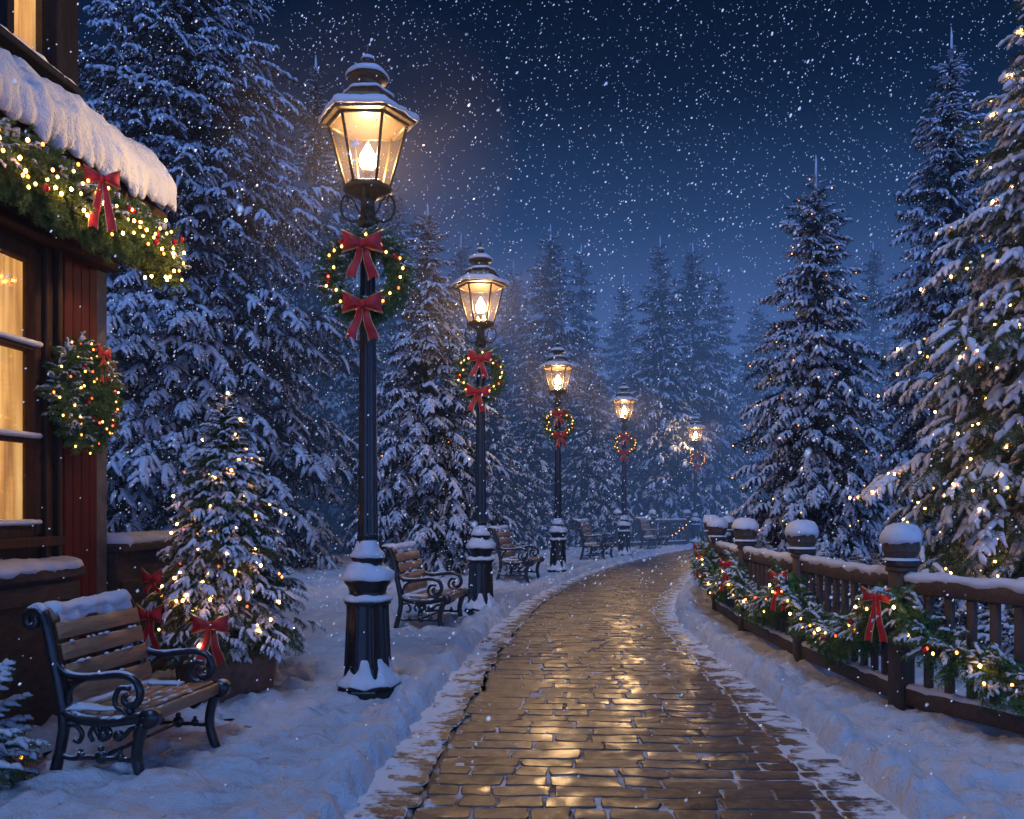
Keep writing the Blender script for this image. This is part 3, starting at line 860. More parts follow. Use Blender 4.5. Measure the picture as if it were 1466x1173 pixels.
# ------------------------------------------------------------------ benches (local: x forward, y along the seat, z up)
def build_bench(label, loc, rz):
    t = thing('park_bench', label, 'bench', loc, rz, 'iron and timber benches along the path')
    L = .77
    def side(y):
        b = MB()
        def tb(pts, r, n=18, flat=1.0, sides=8):
            P = smooth([(p[0], y, p[1]) for p in pts], n); b.add(*tube(P, r, sides, up=(0, 1, 0), flat=flat))
        # back upright with rolled head, rear leg
        tb([(-.045, -.03), (-.02, .10), (.015, .24), (.02, .36), (-.005, .5), (-.04, .66), (-.07, .8), (-.10, .885), (-.15, .915), (-.195, .885), (-.195, .835), (-.16, .815), (-.135, .845), (-.155, .868)], [.030, .029, .027, .027, .028, .028, .028, .028, .027, .026, .025, .024, .023, .022, .021, .02, .018, .014] + [.018] * 0, 18, 1.25)
        # seat side plate with front roll
        tb([(.02, .37), (.12, .335), (.26, .325), (.40, .345), (.50, .365)], [.030] * 14, 14, 1.1)
        b.add(*tube([(.515, y - .032, .355), (.515, y + .032, .355)], .052, 16))
        # front leg
        tb([(.485, .33), (.455, .25), (.44, .16), (.455, .07), (.495, -.03)], np.linspace(.030, .026, 14), 14, 1.2)
        # arm rest scroll and support
        tb([(-.03, .635), (.03, .575), (.12, .555), (.24, .565), (.35, .575), (.43, .55), (.46, .48), (.435, .425), (.385, .42), (.365, .455), (.39, .475)], [.021] * 22 + [.019, .018, .017, .016, .015, .013], 28, 1.1)
        tb([(.40, .505), (.345, .505), (.315, .455), (.325, .41), (.37, .385), (.385, .35)], .015, 18)
        tb([(.16, .55), (.09, .52), (.05, .47), (.045, .41)], .012, 12)
        b.add(*sphere((.40, y, .385), .022, 10, 7))
        # scrolls beneath the seat
        tb([(.03, .30), (.09, .30), (.125, .26), (.11, .215), (.08, .225)], .013, 16)
        tb([(.445, .30), (.40, .29), (.36, .25), (.33, .27)], .013, 14)
        tb([(.20, .32), (.215, .27), (.25, .235), (.285, .26), (.27, .295), (.24, .285)], .015, 18)
        tb([(.20, .31), (.17, .26), (.19, .22)], .012, 10)
        for cx_, cz_ in ((.245, .25), (.335, .255)): b.add(*sphere((cx_, y, cz_), .032, 12, 8, (1, .7, 1)))
        # stretcher with knops
        tb([(.0, .145), (.06, .125), (.16, .135), (.24, .13), (.33, .135), (.40, .13), (.445, .15)], .014, 20)
        for cx_, r_ in ((.12, .025), (.235, .036), (.345, .025)):
            b.add(*sphere((cx_, y, .14), r_, 12, 8, (1, .7, 1))); b.add(*sphere((cx_, y, .14 + r_ * 1.15), r_ * .5, 8, 6))
        return b
    for y in (0, L): side(y).obj('side_frame', M['iron'], t)
    b = MB(); b.add(*tube([(.24, 0, .14), (.24, L, .14)], .012, 8)); b.obj('stretcher', M['iron'], t)
    # back slats
    for z0, xx, tl in ((.465, .035, -.18), (.575, .005, -.24), (.685, -.022, -.22), (.795, -.052, -.24)):
        b = MB(); b.add(*cbox((0, 0, 0), (.022, L - .03, .090), .006, roty(tl))); b.obj('back_slat', M['slat'], t, (xx + .025, L / 2, z0))
    b = MB(); P = [(-.105, .03, .875), (-.105, L - .03, .875)]; b.add(*tube(P, .045, 14)); b.obj('top_rail', M['slat'], t)
    for xx, zz, tl in ((.075, .378, .10), (.165, .368, .04), (.255, .366, -.02), (.345, .374, -.06), (.435, .388, -.10)):
        b = MB(); b.add(*cbox((0, 0, 0), (.082, L - .03, .026), .007, roty(tl))); b.obj('seat_slat', M['slat'], t, (xx, L / 2, zz))
    b = MB(); b.add(*cbox((0, 0, 0), (.028, L - .05, .075), .008, roty(.25))); b.obj('front_slat', M['slat'], t, (.508, L / 2, .36))
    # snow: roll on the top rail, strip on the seat back and in patches
    b = MB()
    def lump(path, r, seed, flat=.7, amp=.35, sides=12):
        V, fs = tube(path, r, sides, flat=flat, up=(0, 0, 1)); k = fbm(V * 14 + seed, seed, 3)[:, None]
        c = np.repeat(np.asarray(path), sides, 0); c = np.vstack([c, path[0], path[-1]]); b.add(c + (V - c) * (1 + amp * k * 1.6), fs)
    n = 34; yy = np.linspace(.035, L - .035, n)
    rr = .062 * (1 + .10 * np.sin(yy * 23)); rr[0] *= .6; rr[-1] *= .6
    lump(np.stack([0 * yy - .098, yy, 0 * yy + .905], 1), rr, 3, .62, .30, 14)
    rng = np.random.default_rng(8)
    # front drape hanging over the rail in tongues
    na = 60; ya = np.linspace(.04, L - .04, na); hang = .045 + .055 * np.clip(fbm(np.stack([ya * 9, 0 * ya, 0 * ya], 1), 12, 2) + .35, 0, 1)
    rows = []
    for f, (ox, wx) in ((0, (-.10, .0)), (.35, (-.055, .0)), (.7, (-.038, 0)), (1, (-.046, 0))):
        rows.append(np.stack([0 * ya + ox + .008 * np.sin(ya * 40), ya, .935 - f * (.035 + hang)], 1))
    V = np.concatenate(rows); b.add(V, grid_faces(4, na))
    yy = np.linspace(.03, L - .03, 30)
    lump(np.stack([0 * yy + .062, yy, 0 * yy + .392], 1), .046 * (1 + .2 * np.sin(yy * 17)), 5, .45, .35)
    lump(np.stack([.03 + .30 * np.linspace(0, 1, 14) ** 1, 0 * np.linspace(0, 1, 14) + .045, .388 + 0 * np.linspace(0, 1, 14)], 1), np.linspace(.05, .028, 14), 6, .4, .35)
    lump(np.stack([.03 + .26 * np.linspace(0, 1, 14), 0 * np.linspace(0, 1, 14) + L - .05, .388 + 0 * np.linspace(0, 1, 14)], 1), np.linspace(.05, .024, 14), 9, .4, .35)
    for k in range(26):    # crumbs on slat edges
        z0, xx = [(.508, .040), (.62, .012), (.732, -.016)][k % 3]; y0 = rng.uniform(.06, L - .1); w = rng.uniform(.02, .07)
        q = np.linspace(0, 1, 6); lump(np.stack([0 * q + xx + .022, y0 + w * q, 0 * q + z0 + .004], 1), .011 * np.sin(pi * np.clip(q, .12, .88)) * rng.uniform(.7, 1.5), k + 20, .7, .3, 7)
    for k in range(12):
        x0 = rng.uniform(.11, .5); y0 = rng.uniform(.1, L - .15); w = rng.uniform(.03, .12); q = np.linspace(0, 1, 7)
        lump(np.stack([x0 + .01 * np.sin(q * 5), y0 + w * q, 0 * q + .392 + (.01 if x0 > .38 else -.006)], 1), .012 * np.sin(pi * np.clip(q, .12, .88)), k + 60, .5, .4, 7)
    for y in (0, L):       # thin caps along the arm rests
        P = smooth([(-.01, y, .628), (.04, y, .587), (.12, y, .572), (.24, y, .583), (.35, y, .592), (.42, y, .572)], 16); lump(P, .013, int(y * 10) + 90, .5, .5, 7)
        P = smooth([(-.09, y, .905), (-.13, y, .938), (-.18, y, .915)], 8); lump(P, .02, int(y * 10) + 95, .5, .5, 7)
    b.obj('snow_cover', M['snowf'], t)
    return t
def bench_pos(px_front, py_front): 
    d = F * CAMH / (py_front - HZ); return (px_front - CX) / F * d, d
BENCH = [(210, 1135, 9, 'bench in front of the house wall, next to the potted Christmas tree'),
         (637, 910, 11, 'bench standing between the largest lamp post and the second lamp post'),
         (758, 838, 14, 'bench between the second and third lamp posts'),
         (867, 806, 18, 'bench between the third and fourth lamp posts'),
         (947, 790, 22, 'smallest bench, between the fourth lamp post and the far fence')]
b0 = None
for k, (px, py, an, lb) in enumerate(BENCH):
    X, D = bench_pos(px, py); an = -R_(an)
    bs_ = [1, 1.12, 1.18, 1.26, 1.32][k]; off = rotz(an) @ np.array([.495 * bs_, 0, 0]); loc = (X - off[0], D - off[1], .035 if k == 0 else .03)
    if k == 0: b0 = build_bench(lb, loc, an)
    else:
        c = dup(b0, None, lb, loc, an)
        c.scale = (bs_, bs_ * 1.06, [1, 1.08, 1.14, 1.18, 1.16][k])

# ------------------------------------------------------------------ fences
def build_fence(name, label, posts, post_h=.99, skip_first=False):
    t = thing(name, label, 'fence', (posts[0][0], posts[0][1], 0))
    P = [np.array([x - posts[0][0], y - posts[0][1], gz(x, y) * .6]) for x, y in posts]
    n = len(P)
    rng = np.random.default_rng(5)
    nbal = 0
    pm = MB(); pm.add(*cbox((0, 0, .47), (.135, .135, 1.10), .012)); pmesh = pm.mesh('post', M['fence'])
    cm = MB(); cm.add(*cbox((0, 0, 1.03), (.185, .185, .05), .012)); cm.add(*cbox((0, 0, .985), (.16, .16, .04), .01)); cm.add(*lathe([(.0, 1.05), (.085, 1.055), (.105, 1.07), (.130, 1.115), (.134, 1.175), (.120, 1.23), (.08, 1.26), (0, 1.27)], 8, pi / 8), smooth=False); cmesh = cm.mesh('finial', M['rail'])
    sm = MB(); V, fs = lathe([(.128, 1.185), (.139, 1.19), (.142, 1.21), (.130, 1.25), (.098, 1.29), (.05, 1.31), (0, 1.315)], 28); k = fbm(V * 11, 3, 3)[:, None]
    low = np.clip((1.215 - V[:, 2:]) / .03, 0, 1); V = V + np.hstack([V[:, :2] * .12 * k, .018 * k + low * -.05 * np.clip(fbm(V * 22, 5, 2)[:, None], 0, 1)]); sm.add(V, fs)
    sm.add(*sphere((0, 0, 1.052), .128, 24, 8, (1, 1, .22), 0)); smesh = sm.mesh('snow_cap', M['snowf'])
    bal = {}
    for i, p in enumerate(P):
        d = (P[min(i + 1, n - 1)] - P[max(i - 1, 0)]); a = math.atan2(d[1], d[0])
        for nm, me in (('post', pmesh), ('finial', cmesh), ('snow_cap', smesh)):
            o = link(nm, me, t, tuple(p)); o.rotation_euler = (0, 0, a)
            if nm == 'snow_cap': o.rotation_euler = (0, 0, rng.uniform(0, 6.28)); o.scale = (rng.uniform(.95, 1.06), rng.uniform(.95, 1.06), rng.uniform(.997, 1.008))
    for i in range(n - 1):
        a, c = P[i], P[i + 1]; d = c - a; L = np.linalg.norm(d[:2]); an = math.atan2(d[1], d[0]); mid = (a + c) / 2
        for nm, z, s in (('top_rail', .895, (L - .125, .085, .115)), ('bottom_rail', .115, (L - .125, .075, .12))):
            b = MB(); b.add(*cbox((0, 0, 0), s, .01)); o = b.obj(nm, M['rail'], t, (mid[0], mid[1], mid[2] + z)); o.rotation_euler = (0, 0, an)
        b = MB()
        for z, wd, r0 in ((.955, .052, 1.0), (.18, .036, .6)):
            q = np.linspace(-L / 2 + .075, L / 2 - .075, max(12, int(L / .035)))
            path = np.stack([q, 0 * q, 0 * q + z], 1)
            V, fs = tube(path, wd, 12, flat=.72, up=(0, 0, 1)); kk = fbm(V * np.array([7, 14, 14]) + i * 7, 3, 3)[:, None]
            c0 = np.vstack([np.repeat(path, 12, 0), path[0], path[-1]]); W = c0 + (V - c0) * (1 + .55 * kk)
            # tongues creeping down the faces
            lo = (V[:, 2] < z) & (np.abs(V[:, 1]) > .02); W[lo, 2] -= (.035 * np.clip(fbm(V[lo] * 13 + i, 8, 2) + .1, 0, 1)) * r0
            b.add(W, fs)
        o = b.obj('rail_snow', M['snowf'], t, tuple(mid)); o.rotation_euler = (0, 0, an)
        nb = max(2, int(round((L - .13) / .165)))
        if 'b' not in bal:
            bb = MB(); bb.add(*cbox((0, 0, .505), (.062, .040, .67), .006)); bal['b'] = bb.mesh('baluster', M['fence'])
        for k in range(nb - 1):
            if nbal > 98: break
            nbal += 1
            f = (k + 1) / nb; f = (.065 + f * (L - .13)) / L; p = a + d * f
            o = link('baluster', bal['b'], t, tuple(p)); o.rotation_euler = (0, 0, an + rng.uniform(-.05, .05))
    return t, P
FP = [(3.62, 4.30), (2.76, 6.29), (2.66, 8.14), (2.67, 10.15), (2.80, 12.1), (3.22, 14.3), (4.0, 16.4), (5.1, 18.4), (6.5, 20.2), (8.1, 21.6)]
fence, _ = build_fence('wooden_fence', 'dark timber fence with snow capped round posts and draped garlands beside the path', FP)
FP2 = [(3.6, 30.3), (4.95, 31.3), (6.40, 32.5)]
fence2, _ = build_fence('wooden_fence', 'low dark rail fence in the haze behind the farthest bench', FP2)

gl_lab = ['snowy garland on the fence bay cut by the edge of the photo', 'snowy garland between the first and second big round posts of the fence',
          'garland between the second and third round posts of the fence', 'garland between the third and fourth round posts of the fence', 'garland on the small far bay where the fence bends away', 'last garland on the fence, round the bend']
def build_garland(label, A, Bp, sag, rad, seed, nb, off, group='garlands draped along the fence', zt=.86, bow=None, ring=6, berries=2, nn=None):
    rng = np.random.default_rng(seed); A = np.array(A, float); Bp = np.array(Bp, float); d = Bp - A
    L = np.linalg.norm(d[:2]); nrm = np.array([-d[1], d[0], 0]) / L
    if nrm[0] > 0: nrm = -nrm
    org = A + nrm * off
    t = thing('garland', label, 'garland', (org[0], org[1], 0), 0, group)
    n = nn or int(L / .05); f = np.linspace(0, 1, n)
    c = np.stack([d[0] * f, d[1] * f, zt - sag * (1 - (2 * f - 1) ** 2) ** .8 + d[2] * f], 1) + rng.normal(size=(n, 3)) * .008
    bf, bs, pl = greenery(c, None, rad, rad * 1.6, 0, rng, ring=ring, down=.25, snow_prob=.8)
    bf.obj('foliage', M['fol_wreath'], t); bs.obj('snow_cover', M['snowf'], t)
    kinds = ['bulb', 'bulb_bright', 'bulb_amber', 'bulb', 'bulb_red', 'bulb', 'bulb_bright', 'bulb', 'bulb_amber', 'bulb']
    for k in range(nb):
        p = c[int((k + .5) / nb * n)] + nrm * rad * 1.15 + np.array([rng.normal() * .02, rng.normal() * .02, rng.uniform(-.9, .8) * rad])
        link('bulb', bulb(kinds[k % 10], .0095), t, tuple(p))
    bm = BULBS.setdefault('berry', bulb_mesh('berry', .02, M['berry']))
    for k in range(berries):
        p = c[int(rng.uniform(.1, .9) * n)] + nrm * rad * 1.1 + np.array([0, 0, rng.uniform(-.5, .5) * rad]); link('ornament_ball', bm, t, tuple(p))
    return t
bowf = bow_mesh(.175, .30, 3)
bl_lab = ['red bow on the first big round post of the fence', 'red bow on the second big round post of the fence', 'red bow on the third round post of the fence',
          'red bow on the fourth round post of the fence', 'red bow on the fence post at the bend']
for k in range(6):
    a, c = FP[k], FP[k + 1]
    build_garland(gl_lab[k], (a[0], a[1], gz(*a) * .6), (c[0], c[1], gz(*c) * .6), [.44, .40, .38, .36, .34, .34][k], .105, 40 + k, [18, 15, 14, 12, 10, 6][k], .115)
    if k < 5:
        p = FP[k + 1]; q = FP[k + 2]; dd = np.array([q[0] - a[0], q[1] - a[1]]); nn = np.array([-dd[1], dd[0]]) / np.hypot(*dd)
        if nn[0] > 0: nn = -nn
        w = .55 * nn + np.array([0, -.45])         # bows are tied on the corner turned to the walkers
        w /= np.hypot(*w)
        o = link('ribbon_bow', bowf, None, (p[0] + nn[0] * .17 + w[0] * .08, p[1] + nn[1] * .17 + w[1] * .08, .80 + gz(*p) * .6)); o.rotation_euler = (0, 0, math.atan2(w[1], w[0]) + pi / 2)
        tag(o, bl_lab[k], 'bow', 'red bows on the fence posts')
light_string('faint string of lights drooping from the far rail fence', (5.35, 31.3, 0), [(.15 * k - .1, .13 * k - .15, .30 + .62 * (k / 8) ** 1.6 + .12 * (1 - k / 8) ** 4) for k in range(9)], .012, ['bulb_amber', 'bulb'])

# ------------------------------------------------------------------ house
HA = math.atan(.105)
house = thing('timber_house', 'dark timber house with a lit window, red corner boards and snow on its pent roof', 'house', (-3.3, 6.0, 0), -HA)
HR = rotz(-HA); HO = np.array([-3.3, 6.0, 0])
def hw(x, y, z): return HR @ np.array([x, y, z]) + HO
def part(name, m, boxes, parent=house, ch=.008):
    b = MB()
    for c, s in boxes: b.add(*cbox(c, s, ch), smooth=False)
    return b.obj(name, m, parent)
# lower wall around the window (window y -1.75..+.07, z 1.33..3.2)
part('wall', M['housewood'], [((-.15, -4.2, 1.9), (.3, 4.9, 3.9)), ((-.15, -.80, .62), (.3, 1.90, 1.34)), ((-.15, -.80, 3.58), (.3, 1.90, .72)), ((-.16, .275, 1.9), (.3, .24, 3.9))])
b = MB()
for k in range(4): b.add(*cbox((.012, .445 + k * .104, 1.88), (.05, .100, 3.76), .006), smooth=False)
b.obj('corner_boards', M['redboard'], house)
part('corner_wall', M['stonewall'], [((-.16, .92, 2.0), (.3, .21, 3.9))])
part('end_wall', M['stonewall'], [((-2.3, .93, 3.6), (4.0, .2, 7.4))])
part('upper_wall', M['upper'], [((-.19, -.18, 6.6), (.28, .46, 4.4)) if False else ((-.19, -2.9, 6.6), (.28, 5.4, 4.4)), ((-.19, .53, 6.6), (.28, .36, 4.4)), ((-.19, .07, 4.45), (.28, .56, .30)), ((-.19, .07, 7.7), (.28, .56, 2.2))])
b = MB()
for y in (-.16, .37): b.add(*cbox((-.03, y, 5.65), (.10, .075, 2.05), .006), smooth=False)
b.add(*cbox((-.03, .105, 6.66), (.10, .45, .07), .006), smooth=False)
uw = b.obj('upper_window', M['upper'], house)
part('pane', M['winglass'], [((-.10, .105, 5.62), (.006, .46, 2.0))], uw, .001)
def curtain(y0, y1, z0, z1, x, parent):
    n = 40; y = np.linspace(y0, y1, n); zz = np.linspace(z0, z1, 6); Yg, Zg = np.meshgrid(y, zz); 
    X = x + .014 * np.sin(Yg * 46 + 2 * np.sin(Yg * 9)) ; V = np.stack([X.ravel(), Yg.ravel(), Zg.ravel()], 1); b = MB(); b.add(V, grid_faces(6, n)); return b.obj('curtain', M['curtain'], parent)
curtain(-.14, .36, 4.55, 6.7, -.15, uw)
b = MB(); b.add(*cbox((-.02, .12, 4.555), (.17, .92, .05), .01), smooth=False); sill = b.obj('window_sill', M['upper'], uw)
def lumpbar(p0, p1, w, h, seed, n=40, amp=.5, sides=12):
    P = np.linspace(p0, p1, n); V, fs = tube(P, w, sides, flat=h / w, up=(0, 0, 1)); c = np.vstack([np.repeat(P, sides, 0), P[0], P[-1]])
    k = fbm(V * 9 + seed, seed, 3)[:, None]; return c + (V - c) * (1 + amp * k), fs
b = MB(); b.add(*lumpbar((-.02, -.3, 4.58), (-.02, .56, 4.58), .075, .04, 3)); b.obj('sill_snow', M['snowf'], uw)
# main window
b = MB()
for y, w in ((-1.72, .09), (-1.05, .05), (-.42, .05), (.125, .07)): b.add(*cbox((-.03, y, 2.27), (.10, w, 1.95), .008), smooth=False)
for z, w in ((1.33, .10), (1.95, .045), (2.58, .045), (3.22, .10)): b.add(*cbox((-.032, -.80, z), (.085, 1.89, w), .006), smooth=False)
win = b.obj('window', M['housewood'], house)
part('pane', M['winglass'], [((-.055, -.80, 2.27), (.006, 1.79, 1.86))], win, .001)
curtain(-1.70, .13, 1.36, 3.2, -.115, win)
b = MB()
for z in (1.385, 1.98, 2.61): b.add(*lumpbar((.0, -1.68, z), (.0, .14, z), .045, .022, int(z * 9)))
b.obj('pane_snow', M['snowf'], win)
# mouldings between window and red boards
part('casing', M['housewood'], [((.02, .19, 2.2), (.06, .045, 2.2)), ((.012, .245, 2.2), (.04, .05, 2.25)), ((.03, .30, 2.2), (.08, .045, 2.25)), ((.015, .355, 2.2), (.05, .05, 2.3)), ((.04, -.8, 3.36), (.12, 2.4, .10)), ((.03, -.8, 1.25), (.10, 2.3, .07))])
# plinth with projecting ledge
b = MB(); b.add(*cbox((.07, -2.9, .5), (.16, 6.5, 1.0), .01), smooth=False)
for y in (-2.2, -1.4, -.6, .30): b.add(*cbox((.155, y, .48), (.035, .10, .96), .008), smooth=False)
b.add(*cbox((.165, -2.9, .91), (.04, 6.5, .13), .008), smooth=False)
b.add(*cbox((.09, -2.9, 1.035), (.27, 6.54, .07), .012), smooth=False)
b.obj('plinth', M['plinth'], house)
b = MB(); b.add(*lumpbar((.09, -4.5, 1.085), (.09, .36, 1.085), .145, .055, 5, 160, .45, 14)); b.obj('ledge_snow', M['snowf'], house)
# beam, soffit and pent roof
part('beam', M['housewood'], [((.06, -2.6, 3.52), (.22, 7.0, .30)), ((.10, -2.6, 3.34), (.12, 7.0, .07))])
b = MB()
V = np.array([(-.05, -6, 4.30), (.46, -6, 3.80), (.46, -6, 3.68), (-.05, -6, 3.68), (-.05, 1.08, 4.30), (.46, 1.08, 3.80), (.46, 1.08, 3.68), (-.05, 1.08, 3.68)])
b.add(V, np.array([[0, 1, 5, 4], [1, 2, 6, 5], [2, 3, 7, 6], [3, 0, 4, 7], [4, 5, 6, 7], [3, 2, 1, 0]]), 0, False); b.obj('pent_roof', M['housewood'], house)
def roof_snow():
    b = MB(); n = 330; yy = np.linspace(-6, 1.2, n)
    prof = smooth([(-.06, 4.40, 0), (.08, 4.34, 0), (.22, 4.22, 0), (.35, 4.09, 0), (.455, 3.97, 0), (.53, 3.86, 0), (.545, 3.74, 0), (.51, 3.67, 0), (.46, 3.72, 0), (.42, 3.82, 0)], 26)[:, :2]
    m = len(prof); s = np.linspace(0, 1, m)
    rng = np.random.default_rng(2)
    # tongues: each lobe has its own width and length
    lob = np.zeros(n); ln = np.zeros(n); y = -6.1
    while y < 1.3:
        w = rng.uniform(.06, .15); h = rng.uniform(.15, 1.0); k = (yy >= y) & (yy < y + w); q = (yy[k] - y) / w
        lob[k] = np.sin(pi * q) ** .55; ln[k] = h; y += w
    V = []
    for i in range(n):
        e = smst(1.2, 1.04, np.array([yy[i]]))[0] if yy[i] > 1.04 else 1.0
        e = math.sqrt(max(e, .02))
        x = prof[:, 0] + (.05 * lob[i] - .01) * smst(.42, .78, s) * 1.0
        z = prof[:, 1].copy(); tongue = smst(.50, .72, s) * (1 - smst(.80, 1.0, s))
        z += (.07 + .055 * (yy[i] + 1)) * smst(0, .3, s)
        z -= tongue * lob[i] * ln[i] * .13
        z += .02 * lob[i] * smst(.35, .6, s)
        cxz = np.array([.2, 4.0]); x = cxz[0] + (x - cxz[0]) * (.55 + .45 * e); z = 3.95 + (z - 3.95) * e
        V.append(np.stack([x, np.full(m, yy[i]), z], 1))
    V = np.concatenate(V); k = fbm(V * 4.3, 4, 4)[:, None]; k2 = fbm(V * 17, 14, 3)[:, None]; V = V + np.array([.5, 0, .6]) * (.10 * k + .018 * k2 + .045 * fbm(V * 8.5, 24, 2)[:, None])
    b.add(V, grid_faces(n, m)); b.add(V[-m:], [np.stack([np.zeros(m - 2, int), np.arange(1, m - 1), np.arange(2, m)], 1)])
    # icicles
    for j in range(34):
        y0 = rng.uniform(-2.6, 1.0); L = rng.uniform(.04, .13); xx = .53; b.add(*tube([(xx, y0, 3.68), (xx, y0, 3.66 - L * .5), (xx + .004, y0, 3.64 - L)], [.018, .012, .002], 6))
    return b.obj('roof_snow', M['snow'], house)
roof_snow()
# garland under the eave
def eave_garland():
    rng = np.random.default_rng(9)
    o = hw(.47, -1.9, 0); t = thing('garland', 'thick evergreen garland with warm bulbs hung under the snowy eave of the house', 'garland', tuple(o), -HA)
    n = 62; f = np.linspace(0, 1, n); y = f * 2.92; z = 3.50 + .02 * f - .05 * np.abs(np.sin(f * pi * 2.4)) - .10 * smst(.9, 1.0, f)
    c = np.stack([0 * y, y, z], 1)
    bf, bs, pl = greenery(c, None, .12, .165, 0, rng, ring=9, down=.2, snow_prob=.45)
    for zz in (.08, -.05):
        g2, s2, _ = greenery(c + np.array([0.0, .02, zz]), None, .10, .15, 0, rng, ring=7, down=.2, snow_prob=.35)
        bf.v += g2.v; bf.f += [(q + bf.n, m, s) for q, m, s in g2.f]; bf.n += g2.n
    bf.obj('foliage', M['fol_wreath'], t); bs.obj('snow_cover', M['snowf'], t)
    kinds = ['bulb', 'bulb_bright', 'bulb_amber', 'bulb', 'bulb', 'bulb_bright']
    for k in range(78):
        i = int((k + .5) / 78 * n); link('bulb', bulb(kinds[k % 6], .0095), t, tuple(c[i] + np.array([.16 + rng.uniform(-.02, .05), rng.normal() * .03, rng.uniform(-.16, .13)])))
    for k in range(6):
        link('bulb', bulb('bulb_bright', .0095), t, (rng.uniform(.0, .2), 2.72 + rng.uniform(-.2, .2), 3.24 + rng.uniform(-.05, .06)))
    bm = BULBS.setdefault('berry', bulb_mesh('berry', .02, M['berry']))
    for k in range(12): link('ornament_ball', bm, t, (.17, rng.uniform(.2, 2.9), 3.47 + rng.uniform(-.12, .12)))
    return t
eave_garland()
o = link('ribbon_bow', bow_mesh(.20, .31, 5), None, tuple(hw(.69, -.22, 3.60))); o.rotation_euler = (0, 0, R_(30)); tag(o, 'red bow with long tails on the garland under the house eave', 'bow')
wp = hw(.12, .52, 2.31)
build_wreath('dense round wreath with red ornaments and warm bulbs on the red boards of the house', tuple(wp), -HA + R_(90) + R_(3), .30, .10, 60, None, ((.30, .17, .2),), 21, 12, 6, 44, 'wreath', True)
# garden wall past the corner
gw = thing('garden_wall', 'low brown wall with a snowy coping between the house corner and the potted tree', 'wall', tuple(hw(0, 1.04, 0)), -HA)
b = MB(); b.add(*cbox((-.06, .62, .55), (.24, 1.22, 1.16), .012), smooth=False); b.add(*cbox((.075, .62, .50), (.03, 1.18, .80), .01), smooth=False); b.obj('wall_body', M['plinth'], gw)
b = MB(); b.add(*cbox((-.03, .63, 1.16), (.36, 1.28, .07), .014), smooth=False); b.obj('coping', M['plinth'], gw)
b = MB(); b.add(*lumpbar((-.03, .03, 1.215), (-.03, 1.24, 1.215), .19, .06, 15, 50, .4, 14)); b.obj('snow_cover', M['snowf'], gw)

# ------------------------------------------------------------------ potted tree
pt = thing('potted_tree', 'small snowy Christmas tree in a wide terracotta pot beside the first bench', 'christmas tree', (-2.22, 6.9, .02))
b = MB(); b.add(*lathe([(0, -.05), (.335, -.05), (.345, .0), (.385, .30), (.395, .34), (.425, .35), (.43, .40), (.415, .425), (.385, .42), (.375, .36), (0, .36)], 40)); b.obj('pot', M['terracotta'], pt)
ppl, prng = spruce(31, 2.40, .72, .50, .20, SP_POT, 2.4, .95, .05, -.10)
bf, bs = MB(), MB(); scatter(SP_POT, ppl, bf, bs, prng, .74)
b = MB(); b.add(*lathe([(.04, .3), (.03, 1.0), (.008, 2.1), (.003, 2.38)], 10)); b.obj('trunk', M['bark'], pt)
bs.add(*tube(np.array([[0, 0, 2.2], [.003, 0, 2.34], [0, 0, 2.42]]), [.016, .013, .003], 6))
bf.obj('crown', M['fol_near'], pt); bs.obj('snow_cover', M['snowf'], pt)
pp = np.concatenate([spiral_pts(ppl, 60, 3, .5, (.15, -1), .95), spiral_pts(ppl, 60, 13, .5, (.15, -1), .7)]); light_string('warm lights woven through the potted Christmas tree', (-2.22, 6.9, .02), pp, .0085, ['bulb_bright', 'bulb', 'bulb_bright', 'bulb_bright', 'bulb', 'bulb_bright', 'bulb_amber', 'bulb_red'])
bm = BULBS.setdefault('berry2', bulb_mesh('berry', .028, M['berry']))
for (dx, dz, w, tl, an, lb) in ((.11, .66, .235, .26, 6, 'red bow on the front of the potted Christmas tree'), (-.36, .72, .22, .24, -22, 'red bow low on the potted Christmas tree, behind the bench armrest'), (-.38, .98, .18, .1, -25, 'small red bow higher on the potted Christmas tree, above the bench armrest')):
    rr = .74; yy = -math.sqrt(max(.05, (rr - (dz - .5) * .26) ** 2 - dx * dx)) - .0
    o = link('ribbon_bow', bow_mesh(w, tl, 7), None, (-2.22 + dx, 6.9 + yy, dz)); o.rotation_euler = (0, 0, R_(an)); tag(o, lb, 'bow')

# shrub by the house
def shrub(label, loc, Rr, H, seed, sprays, s, n, fol=None, lights=0, name='shrub', group=None):
    rng = np.random.default_rng(seed); t = thing(name, label, 'shrub', loc, 0, group); pl = []
    for k in range(n):
        a = rng.uniform(0, 6.28); e = math.asin(rng.uniform(0.0, 1)); r = rng.uniform(.35, .85)
        d = np.array([cos(a) * cos(e), sin(a) * cos(e), sin(e) * .8 + .1]); p = np.array([cos(a) * cos(e) * Rr * r, sin(a) * cos(e) * Rr * r, .05 + sin(e) * H * r])
        pl.append((p, d + np.array([0, 0, -.1]), np.array([0, 0, 1.]) + rng.normal(size=3) * .2, s * rng.uniform(.7, 1.2)))
    bf, bs = MB(), MB(); scatter(sprays, pl, bf, bs, rng, .95)
    b = MB(); b.add(*tube([(0, 0, -.1), (.01, 0, H * .35), (0, .02, H * .7)], [.03, .02, .006], 8)); b.obj('stem', M['bark'], t)
    bf.obj('foliage', fol or M['fol_near'], t); bs.obj('snow_cover', M['snowf'], t)
    if lights:
        tp = tips_of(pl, .7); rng.shuffle(tp); light_string('few warm lights in the ' + ('bush beside the first bench' if lights < 20 else 'shrub'), loc, tp[:lights], .010, ['bulb', 'bulb_amber'])
    return t
shrub('snowy evergreen bush at the edge of the photo, beside the first bench', (-2.98, 4.5, 0), .36, .60, 3, SP_POT, .26, 130, None, 9)
